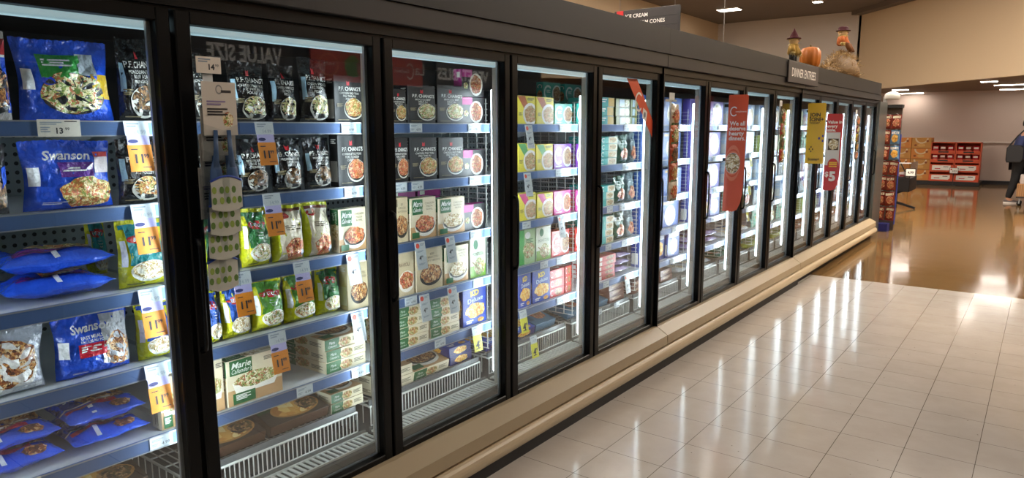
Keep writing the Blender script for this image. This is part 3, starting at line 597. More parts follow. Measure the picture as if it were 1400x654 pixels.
        s.box((-.0445, gb-.012, gz0), (-.034, gb, gz1), ALU); s.box((-.0445, ga, gz0), (-.034, gb, gz0+.007), ALU); s.box((-.0445, ga, gz0), (-.034, ga+.003, gz1), ALU)
        part('glass_spacer', s, d)
        h = MB(); hy = a+.013; pts = [(.0, hy, 1.275), (.018, hy, 1.268), (.024, hy, 1.25), (.026, hy, 1.1), (.024, hy, .95), (.018, hy, .932), (0, hy, .925)]
        h.tube(pts, [.01, .008, .0065, .006, .0065, .008, .01], FRAME, 8); part('handle', h, d)
        if k == 13:
            h = MB(); hy = b_-.018; h.tube([(p[0], hy, p[2]) for p in pts], .009, FRAME, 8); part('handle', h, d)
    return R
CASE = [build_case(i) for i in range(3)]
# seam cap between case one and two
for k in (5, 9):
    mb = MB(); mb.box((.0125, k*PITCHY+.0007, .276), (.02, k*PITCHY+.0125, 1.984), FRAME); mb.box((.0005, k*PITCHY+.0007, .276), (.0125, k*PITCHY+.005, 1.942), FRAME); part('joint_cap', mb, CASE[1 if k == 5 else 2])

# wire bins at the foot of every bay
WB0 = None
for k in range(14):
    ya, yb = k*PITCHY+.03, (k+1)*PITCHY-.045
    if WB0 is None:
        R = empty('wire_basket', (-.17, ya, .305), None, 'basket'); mb = MB(); L_ = yb-ya
        for i in range(40):
            y = ya+i*L_/39; mb.box((-.1715, y-.0018, .352), (-.1685, y+.0018, .436), WIRE)
        for y in (ya, yb):
            for i in range(12): mb.box((-.17-i*.05, y-.0015, .352), (-.167-i*.05, y+.0015, .436), WIRE)
            mb.box((-.74, y-.003, .431), (-.168, y+.003, .438), WIRE)
        part('wire_side', mb, R)
        mb = MB(); mb.tube([(-.17, ya, .436), (-.17, yb, .436)], .0045, WIRE, 8); mb.tube([(-.17, ya, .352), (-.17, yb, .352)], .003, WIRE, 6); part('rim', mb, R)
        mb = MB(); mb.box((-.185, ya, .425), (-.176, yb, .462), pm('#6d6f70', .4, .3)); part('front_lip', mb, R)
        mb = MB()
        for i in range(26): mb.box((-.74, ya+i*L_/25-.0015, .436), (-.186, ya+i*L_/25+.0015, .44), WIRE)
        for i in range(6): mb.box((-.74+i*.1, ya, .431), (-.736+i*.1, yb, .436), WIRE)
        mb.box((-.78, ya, .305), (-.2, yb, .312), pm('#55585a', .5)); part('deck', mb, R)
        WB0 = R; o = R
    else:
        o = copy_tree(WB0); o.location.y = ya
    o['label'] = 'white wire basket at the foot of the %s freezer door bay' % ORD[k]; o['group'] = 'wire baskets at the foot of the freezers'
# ------------------------------------------------------------------ stocking the shelves
def put(k, s, dn, xl, xr, yb, yt, seed=0, xf=XF, tilt=0.0, look=None, yaw=0.0, group=None):
    """upright package whose front foot runs from (xl,yb) to (xr,..) at the plane x=xf on shelf s of door k"""
    d = D[dn]; z = (RAILZ[s]+.018) if s < 5 else DECKZ+.001
    A, B_ = on_x(xl, yb, xf), on_x(xr, yb, xf); mid = on_x((xl+xr)/2, yt, xf)
    w = abs(B_.y-A.y)-.003; h = max(.06, min(mid.z-z, (.25, .2, .213, .193, .186, .15)[s]-(.018 if d['kind'] == 'bag' else 0)))
    o = package(dn, (xf-d['dep']/2, (A.y+B_.y)/2, z), w, h, False, tilt, seed, 1.0, k < 5, yaw)
    reg(k, s, (A.y+B_.y)/2, o, look or d['look'], None, group); return o
def stack(k, s, dn, y, n, w, dep, t, xf=XF, look=None, seed=0, jit=.006, z0=None, names=None, tilt=0.0):
    """n packages lying flat on one another; y centre; w along the shelf; dep into the case; t thickness"""
    z = z0 if z0 is not None else ((RAILZ[s]+.0165) if s < 5 else DECKZ)
    sl = (.012 if dn in ('sw_lie', 'sw_liep') else .007) if D[dn]['kind'] == 'bag' else 0
    for i in range(n):
        d_ = names[i] if names else dn; d = D[d_]
        o = package(d_, (xf-.002+rnd.uniform(-jit, 0), y+rnd.uniform(-jit, jit), z+t*(i+.5)+.0008*i+sl*(1+i)), w, dep, True, tilt, seed+i % 2, t/d['dep'], k < 5)
        reg(k, s, y+.0001*i, o, look or d['look'], (i, n))
def ys(px, py, x=XF): return on_x(px, py, x).y
# door 1
put(0, 0, 'sw_white', -46, 26, 166, 47); put(0, 0, 'sw_green', 36, 166, 164, 60); put(0, 0, 'pf_b', 170, 236, 163, 56, 1)
put(0, 1, 'sw_dark', -46, 22, 294, 204); put(0, 1, 'sw_purple', 40, 165, 289, 190); put(0, 1, 'pf_c', 169, 238, 276, 184, 2)
stack(0, 2, 'sw_lie', .115, 2, .2, .28, .055, look='flat lying blue bag with red stripe')
stack(0, 2, 'sw_liep', ys(98, 413)-.01, 2, .28, .26, .06, look='flat lying blue bag with purple stripe')
put(0, 2, 'bt_teal', 172, 240, 397, 295); put(0, 2, 'bt_teal', 130, 158, 394, 300, 1, xf=XF-.29, look='half hidden yellow pasta bag')
put(0, 3, 'sw_silver', -62, 72, 544, 440); put(0, 3, 'sw_red', 84, 190, 522, 420); put(0, 3, 'bt_blue', 198, 256, 497, 412, 1)
stack(0, 4, 'sw_lie', ys(58, 640)-.045, 2, .22, .28, .055, look='flat lying blue bag with red stripe'); stack(0, 4, 'sw_lie', ys(158, 620), 2, .22, .28, .055, look='flat lying blue and brown bag', seed=2)
put(0, 4, 'mc_dish', 222, 262, 598, 512, look='cream carton with casserole and green square')
stack(0, 5, 'mc_pie', .56, 1, .3, .2, .045, xf=-.2, tilt=.25); stack(0, 5, 'mc_pie', .22, 1, .3, .2, .045, xf=-.2, tilt=.25)
# door 2
for dn, a, b_, yb, yt, sd in (('pf_b', 262, 302, 168, 78, 0), ('pf_a', 322, 372, 167, 88, 1), ('pf_a', 376, 412, 167, 92, 2), ('pf_a', 418, 456, 166, 84, 0)): put(1, 0, dn, a, b_, yb, yt, sd)
put(1, 0, 'pfx_b', 458, 506, 167, 104, look='black noodle carton')
for dn, a, b_, yb, yt, sd in (('pf_c', 270, 312, 268, 185, 0), ('pf_b', 330, 374, 262, 185, 1), ('pf_b', 380, 420, 258, 184, 2), ('pf_b', 424, 460, 254, 182, 0)): put(1, 1, dn, a, b_, yb, yt, sd)
put(1, 1, 'pfx_c', 463, 508, 252, 184)
for dn, a, b_, yb, yt, sd in (('bt_green', 282, 306, 376, 288, 1), ('bt_green', 340, 379, 364, 277, 0), ('bt_tan', 382, 424, 359, 278, 0), ('bt_tan', 425, 461, 350, 271, 1)): put(1, 2, dn, a, b_, yb, yt, sd)
put(1, 2, 'mc_bowl', 464, 510, 346, 284)
for dn, a, b_, yb, yt, sd in (('bt_blue', 287, 311, 474, 393, 1), ('bt_blue', 314, 352, 470, 390, 0), ('bt_lime', 354, 396, 455, 384, 1), ('bt_lime', 398, 439, 446, 372, 0), ('bt_green', 441, 472, 436, 364, 2)): put(1, 3, dn, a, b_, yb, yt, sd)
put(1, 3, 'mc_bean', 476, 512, 428, 358)
put(1, 4, 'mc_dish', 312, 389, 560, 484); put(1, 4, 'mc_dish', 278, 309, 565, 490)
stack(1, 4, 'mc_flat', 1.5, 3, .2, .3, .045, look='flat cream and green carton'); stack(1, 4, 'mc_flat', 1.4, 3, .24, .26, .045, xf=XF-.33, look='flat cream carton set further back')
stack(1, 5, 'mc_pie', 1.02, 1, .27, .2, .045, xf=-.2, tilt=.28); stack(1, 5, 'mc_pie', 1.31, 1, .27, .2, .045, xf=-.2, tilt=.28)
stack(1, 5, 'mc_flat', 1.545, 2, .18, .25, .04, xf=-.2)
stack(1, 5, 'mc_flat', 1.36, 2, .26, .22, .04, xf=-.5, look='rear flat cream carton')
# door 3
for a, b_, dn in ((534, 556, 'pfx_b'), (558, 596, 'pfx_a'), (598, 634, 'pfx_a')): put(2, 0, dn, a, b_, 171, 117 if a > 540 else 122)
y = ys(657, 171); 
def mag(s, y, z0, n):
    for i in range(n):
        o = package('magenta', (XF-.025, 2.303, z0+i*.126), .165, .125); reg(2, s, y, o, 'black and magenta carton', (i, n))
mag(0, y, RAILZ[0]+.0165, 2)
for a, b_, dn in ((536, 559, 'pfx_c'), (561, 598, 'pfx_b'), (600, 634, 'pfx_b')): put(2, 1, dn, a, b_, 243, 188)
mag(1, y, RAILZ[1]+.0165, 1)
for a, b_, dn in ((538, 559, 'mc_bean'), (561, 597, 'mc_bowl'), (599, 636, 'mc_pasta')): put(2, 2, dn, a, b_, 328, 270)
mag(2, y, RAILZ[2]+.0165, 1)
for yy in (2.08, 2.255): stack(2, 2, 'magenta', yy, 4, .165, .13, .05, xf=XF-.25, look='flat magenta carton on back row')
for a, b_, dn in ((540, 567, 'mc_rav'), (569, 606, 'mc_bean'), (608, 641, 'mc_pasta'), (643, 674, 'mont')): put(2, 3, dn, a, b_, 396, 336 if a < 640 else 322)
stack(2, 4, 'mc_flat', ys(566, 475), 4, .2, .3, .045, look='flat cream and green carton'); stack(2, 4, 'mc_flat', ys(610, 462), 4, .2, .3, .045, look='flat cream and green carton')
put(2, 4, 'kd', 633, 674, 446, 388)
stack(2, 5, 'mc_flat', 1.80, 2, .24, .28, .045, xf=-.2, look='flat cream carton'); stack(2, 5, 'mc_flat', 2.05, 1, .24, .26, .045, xf=-.2, tilt=.2, look='flat cream and green carton'); stack(2, 5, 'kd', 2.255, 2, .16, .26, .045, xf=-.2, look='flat navy macaroni carton'); stack(2, 5, 'mc_bean', 1.95, 2, .3, .22, .045, xf=-.5, look='rear flat tan carton')
# door 4
put(3, 0, 'ew_orange', 707, 732, 172, 131); put(3, 0, 'ew_orange', 733, 757, 172, 133); put(3, 0, 'cp_teal', 758, 782, 172, 142); put(3, 0, 'cp_teal', 783, 806, 172, 142)
for yy in (on_x(750, 140, XF-.3).y, on_x(779, 140, XF-.3).y): 
    o = package('cp_teal', (XF-.3, yy, RAILZ[0]+.0165+.1305), .19, .125); reg(3, 0, yy, o, 'teal carton on back row', None)
    o = package('cp_teal', (XF-.3, yy, RAILZ[0]+.0165), .19, .13); reg(3, 0, yy+.002, o, 'lower teal carton on back row', None)
put(3, 1, 'ew_green', 708, 732, 235, 196); put(3, 1, 'ew_green', 733, 756, 234, 197); put(3, 1, 'cp_purple', 757, 781, 232, 197); put(3, 1, 'cp_purple', 782, 806, 231, 197)
put(3, 2, 'ew_pink', 709, 733, 300, 264); put(3, 2, 'ew_pink', 734, 756, 298, 264); put(3, 2, 'cp_pink', 757, 780, 295, 261); put(3, 2, 'cp_pink', 781, 806, 292, 260)
put(3, 3, 'mont_g', 708, 732, 363, 314); put(3, 3, 'mont', 733, 753, 361, 310); put(3, 3, 'cp_red', 754, 778, 353, 315); put(3, 3, 'cp_red', 779, 804, 350, 312)
put(3, 4, 'kd', 709, 726, 424, 375); put(3, 4, 'kd', 728, 752, 420, 369)
stack(3, 4, 'cp_red', 3.025, 3, .16, .2, .052, look='flat red carton', jit=.001); stack(3, 4, 'cp_red', 3.15, 3, .07, .2, .052, look='flat red carton end', jit=.001)
for yy, dn in ((2.56, 'kd'), (2.79, 'kd'), (3.0, 'blue_flat')): stack(3, 5, dn, yy, 1, .2, .24, .045, xf=-.2, tilt=.24, look='flat navy macaroni carton' if dn == 'kd' else None)
stack(3, 5, 'red_flat', 3.02, 2, .18, .2, .04, xf=-.5)
# door 5
for n_, a, b_, dn, t in ((3, 818, 840, 'tealy_flat', .055), (3, 842, 862, 'green_flat', .055), (3, 863, 874, 'green_flat', .055)): stack(4, 0, dn, (ys(a, 173)+ys(b_, 173))/2, n_, abs(ys(b_, 173)-ys(a, 173))-.006, .22, t)
for s, y0_, y1_, n_ in ((1, 820, 845, 4), (2, 819, 841, 3), (3, 818, 840, 4)):
    py = (225, 281, 330)[s-1]; stack(4, s, 'teal_flat', (ys(y0_, py)+ys(y1_, py))/2, n_, abs(ys(y1_, py)-ys(y0_, py))-.008, .22, .043)
    put(4, s, 'dk_bag', y1_+1, y1_+16, py-1, py-38, 0); put(4, s, 'slate_bag', y1_+17, y1_+31, py-2, py-42, 1)
stack(4, 4, 'red_flat', (ys(818, 380)+ys(842, 374))/2, 5, .22, .2, .03); stack(4, 4, 'purple_bag', 3.83, 3, .19, .22, .04, look='white and purple bag lying flat')
for yy, dn in ((3.35, 'blue_flat'), (3.6, 'blue_flat')): stack(4, 5, dn, yy, 1, .22, .24, .04, xf=-.2, tilt=.24)
stack(4, 5, 'brown_flat', 3.84, 3, .2, .22, .04, xf=-.2); stack(4, 5, 'brown_flat', 3.6, 2, .2, .2, .04, xf=-.5, look='rear flat brown carton')
# doors 6 .. 14 : regular facings
PLAN = {5: ['blue_big', 'blue_big', 'blue_big', 'blue_big', 'navy_box', ('brown_flat', 2)], 6: ['violet_big', 'violet_big', 'violet_big', 'navy_box', ('purple_bag', 2), ('white_bag', 1)],
        7: ['pale_big', 'pale_big', 'pale_big', 'dk_bag', ('white_bag', 1), ('dk_bag', 2)], 8: ['pale_big', 'olive_box', 'pale_big', 'white_bag', 'mint_bag', ('olive_box', 1)],
        9: ['olive_box', 'mint_bag', 'white_bag', 'pale_big', 'mint_bag', ('olive_box', 1)], 10: ['pale_big', 'mint_bag', 'pale_big', 'white_bag', 'olive_box', ('rust_box', 1)],
        11: ['white_bag', 'pale_big', 'white_bag', 'pale_big', 'navy_box', ('rust_box', 1)], 12: ['rust_box', 'white_bag', 'pale_big', 'white_bag', 'rust_box', ('rust_box', 1)], 13: ['pale_big', 'white_bag', 'pale_big', 'rust_box', 'white_bag', ('olive_box', 1)]}
for k, pl in PLAN.items():
    for s, dn in enumerate(pl):
        z = (RAILZ[s]+.0165) if s < 5 else DECKZ
        if isinstance(dn, tuple):
            dn, n_ = dn
            for j in range(3 if k < 9 else 2): stack(k, s, dn, k*.8+.16+j*(.23 if k < 9 else .34), n_, .2 if k < 9 else .28, .24, .045, xf=XF if s < 5 else -.2, look='flat lying '+D[dn]['look'].replace('tall ', ''))
            continue
        d = D[dn]; n_ = (3 if d['W'] < .25 else 2) if k < 9 else 2; w = .66/n_
        for j in range(n_):
            y = k*.8+.06+w*(j+.5); o = package(dn, (XF-d['dep']/2-rnd.uniform(0, .02), y, z), w-.012, d['H']*rnd.uniform(.9, .98) if d['H'] < .215 else .2, False, 0, j % 2, 1, False)
            reg(k, s, y, o, d['look'])
# labels: look, place on the shelf
for (k, s), items in ROWS.items():
    items.sort(key=lambda t: t[0]); cols = []; 
    for it in items:
        if it[3] and cols and cols[-1][-1][3] and abs(cols[-1][0][0]-it[0]) < .03: cols[-1].append(it)
        else: cols.append([it])
    for ci_, col in enumerate(cols):
        for (y, o, look, st, gp) in col:
            pos_ = ('%s from left' % ORD[ci_]) if len(cols) > 1 else 'alone'
            lev = ''
            if st and st[1] > 1: lev = (['lowest', 'topmost'] if st[1] == 2 else ['lowest', 'middle', 'topmost'] if st[1] == 3 else ['lowest', 'second-lowest'] + (['middle'] if st[1] == 5 else []) + ['second-highest', 'topmost'])[st[0]] + ' '
            o['label'] = '%s%s, %s, %s, %s freezer door' % (lev, look, pos_, SHN[s], ORD[k])
            o['group'] = 'packages on the %s behind the %s freezer door' % (SHN[s], ORD[k])

# ------------------------------------------------------------------ price tags
PT = {'white': pm('#c3ccd2', .5), 'wwarm': pm('#d8d3c6', .5), 'orange': pm('#e28b22', .5), 'lav': pm('#b9b4e8', .5), 'navy': pm('#232a66', .5), 'yellow': pm('#e6e23a', .5), 'red': pm('#d8452f', .5), 'ink': pm('#2b2b30', .6), 'gray': pm('#8f9aa6', .6)}
def tag_mesh(kind):
    mb = MB(); fn = lambda x, y, o: (o, x, y)
    def sheet(W, H, mat): mb.box((-.0006, -W/2, -H/2), (.0004, W/2, H/2), mat)
    def L(layers, W, H, dx=0, dz=0): lay(mb, layers, W, H, lambda x, y, o: (.0004+o, x-W/2+dx, y-H/2+dz), .0003, .0002)
    if kind == 'rail':
        sheet(.072, .036, PT['white']); L([T('4.99', .68, .32, .3, PT['ink'])] + lines(.08, .75, .5, 2, .07, PT['gray']) + lines(.08, .35, .25, 2, .07, PT['gray']), .072, .036)
    elif kind == 'big':
        sheet(.105, .046, PT['wwarm']); L([T('13', .5, .36, .34, PT['ink'], bold=.03), T('99', .68, .46, .17, PT['ink'], bold=.02)] + lines(.06, .8, .5, 2, .06, PT['gray']) + lines(.06, .5, .22, 3, .07, PT['gray']) + lines(.62, .86, .3, 1, .06, PT['ink']), .105, .046)
    elif kind == 'sale':
        mb.box((-.0006, -.035, .045), (.0004, .035, .088), PT['white']); mb.box((-.0006, -.032, .018), (.0004, .032, .045), PT['lav']); mb.box((-.0006, -.034, -.06), (.0004, .034, .018), PT['orange'])
        L([('ell', .26, .84, .22, .055, PT['navy']), T('11', .42, .36, .24, PT['ink'], bold=.04), T('99', .74, .43, .11, PT['ink'], bold=.03)] + lines(.1, .6, .3, 1, .03, PT['ink']) + lines(.5, .1, .4, 1, .025, PT['ink']), .066, .105, 0, -.0075)
        L(lines(.1, .75, .5, 2, .1, PT['gray']) + [T('14.99', .62, .25, .28, PT['gray'])], .07, .043, 0, .0665)
    elif kind == 'dot':
        sheet(.062, .12, PT['white']); L([('ell', .25, .86, .17, .09, PT['red']), T('4', .36, .42, .15, PT['ink'], bold=.03), T('99', .55, .46, .08, PT['ink'], bold=.02)] + lines(.5, .9, .4, 2, .025, PT['gray']) + lines(.15, .66, .6, 2, .02, PT['gray']) + lines(.15, .2, .6, 2, .02, PT['gray']), .062, .12)
    elif kind == 'yellow':
        mb.box((-.0006, -.031, .02), (.0004, .031, .062), PT['white']); mb.box((-.0006, -.031, -.06), (.0004, .031, .02), PT['yellow'])
        L([T('4', .45, .42, .42, PT['ink'], bold=.05), T('99', .72, .55, .2, PT['ink'], bold=.03)] + lines(.2, .15, .55, 1, .05, PT['ink']), .062, .08, 0, -.02); L([T('4.99', .65, .35, .3, PT['gray'])] + lines(.1, .75, .5, 1, .1, PT['gray']), .062, .042, 0, .041)
    return mb.mesh('price_tag')
TM = {k: tag_mesh(k) for k in ('rail', 'big', 'sale', 'dot', 'yellow')}
TLOOK = {'rail': 'white rail price tag', 'big': 'wide white 13.99 price tag', 'sale': 'orange 11.99 sale tag', 'dot': 'white tag with red dot', 'yellow': 'yellow and white sale tag'}
TAGS = {}
def ptag(k, s, kind, y, dz_=0.0, rot=0.0, x=-.1155):
    z = (RAILZ[s] if s < 5 else .444)
    if s == 5: x = -.163
    off = {'rail': 0, 'big': 0, 'sale': -.066, 'dot': -.045, 'yellow': -.041}[kind]
    tilt = {'rail': 0, 'big': 0}.get(kind, -.16)
    o = link('sale_tag' if kind in ('sale', 'yellow') else 'price_tag', TM[kind], None, (x+(.007 if tilt else 0)+rnd.uniform(0, .0004), y, z+off+dz_), (rot, tilt, 0)); o['category'] = 'price tag'
    if tilt: o.location.x = x + (.0172 if kind == 'sale' else .0125)
    TAGS.setdefault((k, s), []).append((y, o, TLOOK[kind]))
def ptp(k, s, kind, px, py, rot=0.0): ptag(k, s, kind, min(k*PITCHY+.727, on_x(px, py, -.115).y), 0, rot)
for a in ((0, 0, 'big', 81, 173), (0, 4, 'big', 14, 560), (0, 0, 'sale', 202, 172), (0, 1, 'sale', 211, 283), (0, 2, 'sale', 222, 400), (0, 3, 'sale', 232, 500), (0, 4, 'rail', 240, 602),
          (1, 0, 'sale', 360, 176), (1, 1, 'sale', 370, 270), (1, 2, 'sale', 329, 380), (1, 2, 'sale', 411, 366), (1, 3, 'sale', 378, 464), (1, 0, 'rail', 477, 175), (1, 1, 'rail', 482, 259), (1, 2, 'dot', 481, 352), (1, 3, 'dot', 488, 430), (1, 4, 'rail', 417, 536), (1, 4, 'rail', 496, 506),
          (2, 0, 'rail', 569, 176), (2, 0, 'rail', 647, 176), (2, 1, 'rail', 571, 252), (2, 1, 'rail', 649, 247), (2, 1, 'rail', 548, 254), (2, 2, 'dot', 573, 335), (2, 2, 'dot', 614, 327), (2, 2, 'rail', 650, 319), (2, 3, 'dot', 579, 405), (2, 3, 'dot', 617, 396), (2, 3, 'rail', 654, 385), (2, 4, 'rail', 602, 466), (2, 4, 'yellow', 650, 450), (2, 3, 'rail', 562, 408),
          (3, 0, 'dot', 722, 177), (3, 0, 'rail', 770, 176), (3, 1, 'dot', 720, 240), (3, 1, 'rail', 765, 236), (3, 2, 'dot', 766, 299), (3, 2, 'rail', 720, 304), (3, 3, 'rail', 744, 361), (3, 3, 'rail', 766, 356), (3, 4, 'yellow', 714, 428), (3, 4, 'rail', 766, 411), (3, 5, 'yellow', 738, 470),
          (4, 0, 'rail', 857, 175), (4, 1, 'rail', 855, 228), (4, 2, 'rail', 851, 283), (4, 2, 'rail', 834, 286), (4, 3, 'rail', 854, 331), (4, 3, 'rail', 832, 336), (4, 4, 'dot', 856, 376), (4, 4, 'rail', 829, 386), (4, 5, 'rail', 852, 422), (4, 5, 'rail', 828, 432)): ptp(*a)
for k in range(5, 14):
    for s in range(5):
        for f in ((.2, .52) if k < 9 else (.3,)): ptag(k, s, 'yellow' if (k == 7 and s in (1, 2, 3)) else 'rail', k*.8+f+rnd.uniform(-.05, .05))
for (k, s), items in TAGS.items():
    items.sort(key=lambda t: t[0])
    for i, (y, o, lk) in enumerate(items):
        o['label'] = '%s, %s from left, %s rail, %s freezer door' % (lk, ORD[i], SHN[s].replace('bottom rack', 'bottom basket'), ORD[k]) if len(items) > 1 else '%s alone on the %s rail, %s freezer door' % (lk, SHN[s].replace('bottom rack', 'bottom basket'), ORD[k])
        o['group'] = 'price tags on the %s freezer door shelves' % ORD[k]
# ------------------------------------------------------------------ things hung on the doors
CLEAR = glass_mat('clear_wrap', (.9, .92, .93), .07, .12)
def face_y(y, x0, z0): return lambda a, b, o: (x0+a, y-o, z0+b)             # print facing the camera side (-y)
def face_x(x, y0, z0): return lambda a, b, o: (x+o, y0+a, z0+b)             # print facing the aisle (+x)
ORANGE = pm('#d9552f', .4); OR2 = pm('#e27c58', .4); SIGNW = pm('#f1ece4', .45); YEL = pm('#e3b52c', .4); REDS = pm('#c22f30', .4); CHAR = pm('#2c2727', .45)
def outline_prism(mb, pts, y, th, mat):
    n = len(pts); vs = [(x, y, z) for x, z in pts]+[(x, y+th, z) for x, z in pts]
    mb.add(vs, [tuple(range(n)), tuple(range(n, 2*n))[::-1]] + [(i, (i+1) % n, (i+1) % n+n, i+n) for i in range(n)], mat)
def blade(name, y, x0, w, z0, z1, mat, layers, label, cut=True, slant=0.0):
    H = z1-z0
    pts = [(x0, z0), (x0+w*.55, z0)] + ([(x0+w*.76, z0+.016), (x0+w*.91, z0+.07), (x0+w*.98, z0+.14), (x0+w, z0+.22)] if cut else [(x0+w, z0)]) + [(x0+w, z1-.01), (x0+w-.01, z1), (x0, z1)]
    pts = [(x+slant*(z-z0), z) for x, z in pts]
    R = empty(name, (x0, y, z0), label, 'sign'); mb = MB(); outline_prism(mb, pts, y, .003, mat)
    lay(mb, layers, w, H, lambda a, b, o: (x0+a+slant*b, y-o, z0+b), .0006, .0004); part('panel', mb, R)
    for z in (z1-.08, z0+H*.45):
        mb = MB(); mb.box((.001, y+.0032, z-.012), (x0+.03, y+.009, z+.012), FRAME2); part('bracket', mb, R)
    return R
# orange blade: "We all deserve hearty dinners."
blade('aisle_sign', 5.13, .018, .15, .955, 1.85, ORANGE,
      [('arc', .3, .86, .2, .042, .25, SIGNW), T('compliments', .66, .86, .016, SIGNW, maxw=.56)] + [T(s, .12, .76-.042*i, .036, SIGNW, al='l', bold=.025, maxw=.84) for i, s in enumerate(('We all', 'deserve', 'hearty', 'dinners.'))] +
      [('ell', .4, .42, .4, .155, OR2), ('ell', .4, .42, .4, .12, ORANGE), ('ell', .4, .42, .4, .105, OR2), ('ell', .4, .42, .39, .09, SIGNW), ('ell', .4, .42, .38, .086, card('#3a332a')), ('blob', .4, .42, .38, .082, food('cream', 45))],
      'orange blade sign reading We all deserve hearty dinners', True, .02)
blade('aisle_sign', 7.46, .014, .175, 1.235, 1.85, YEL,
      [T('JOIN', .12, .81, .06, CHAR, al='l', bold=.035, maxw=.6), T('SCENE+', .12, .735, .06, CHAR, al='l', bold=.035, maxw=.78), T('TODAY.', .12, .675, .035, CHAR, al='l', bold=.02, maxw=.7)] +
      [('ell', .3+.09*math.cos(a), .24+.036*math.sin(a), .035, .014, CHAR) for a in [i*PI/2 for i in range(4)]] + [('ell', .72, .42, .06, .022, pm('#4a3f8f')), ('ell', .92, .46, .05, .02, pm('#4a3f8f')), ('ell', .92, .38, .05, .02, pm('#4a3f8f')), T('Scene+', .16, .075, .045, CHAR, al='l', bold=.02)],
      'yellow rectangular blade sign reading Join Scene+ Today', False)
blade('aisle_sign', 8.27, .014, .168, .9, 1.755, REDS,
      [T('Value in', .06, .895, .04, SIGNW, al='l', bold=.03, maxw=.9), T('every', .06, .843, .04, SIGNW, al='l', bold=.03, maxw=.7), T('aisle.', .06, .793, .04, SIGNW, al='l', bold=.03, maxw=.7),
       ('rect', 0, .33, .9, .76, pm('#d9d4cf')), ('rect', .16, .53, .82, .68, card('#4a3a22')), ('blob', .5, .605, .3, .07, food('cream', 60)), ('ell', .55, .345, .34, .075, REDS), ('rect', .3, .335, .8, .355, YEL), ('rect', .3, .31, .8, .325, YEL), ('rect', .3, .36, .8, .375, YEL),
       T('$', .2, .215, .065, SIGNW, bold=.03), T('5', .55, .19, .12, SIGNW, bold=.05)], 'red blade sign reading Value in every aisle, $5', True)
# orange diagonal ribbon decal across the glass of the fifth door
A, B_, C_, Dd = [on_x(px, py, -.0255) for px, py in ((857, 107), (871, 108), (897, 165), (897, 188))]
for q_ in (C_, Dd): q_.y = min(q_.y, 3.944)
mb = MB(); P4 = [A, B_, C_, Dd]
mb.add([(-.0258, p.y, p.z) for p in P4]+[(-.0252, p.y, p.z) for p in P4], [(0, 1, 2, 3), (7, 6, 5, 4), (0, 1, 5, 4), (1, 2, 6, 5), (2, 3, 7, 6), (3, 0, 4, 7)], ORANGE)
cy, cz = (A.y*.6+Dd.y*.4), (A.z*.62+Dd.z*.38)
lay(mb, [('arc', .5, .5, .5, .5, .22, SIGNW)], .1, .12, face_x(-.0251, cy-.03, cz-.06), .0002, .0001)
lay(mb, [('poly', [(0, .3), (.8, 0), (1, .7), (.2, 1)], SIGNW), ('blob', .5, .5, .2, .2, card('#77808c'))], .07, .09, face_x(-.0251, A.y*.33+Dd.y*.67-.03, A.z*.33+Dd.z*.67-.02), .0002, .0001)
thing('ribbon_decal', mb, (-.0255, A.y, Dd.z), 'orange diagonal ribbon with white letter C on fifth door glass', 'decal')
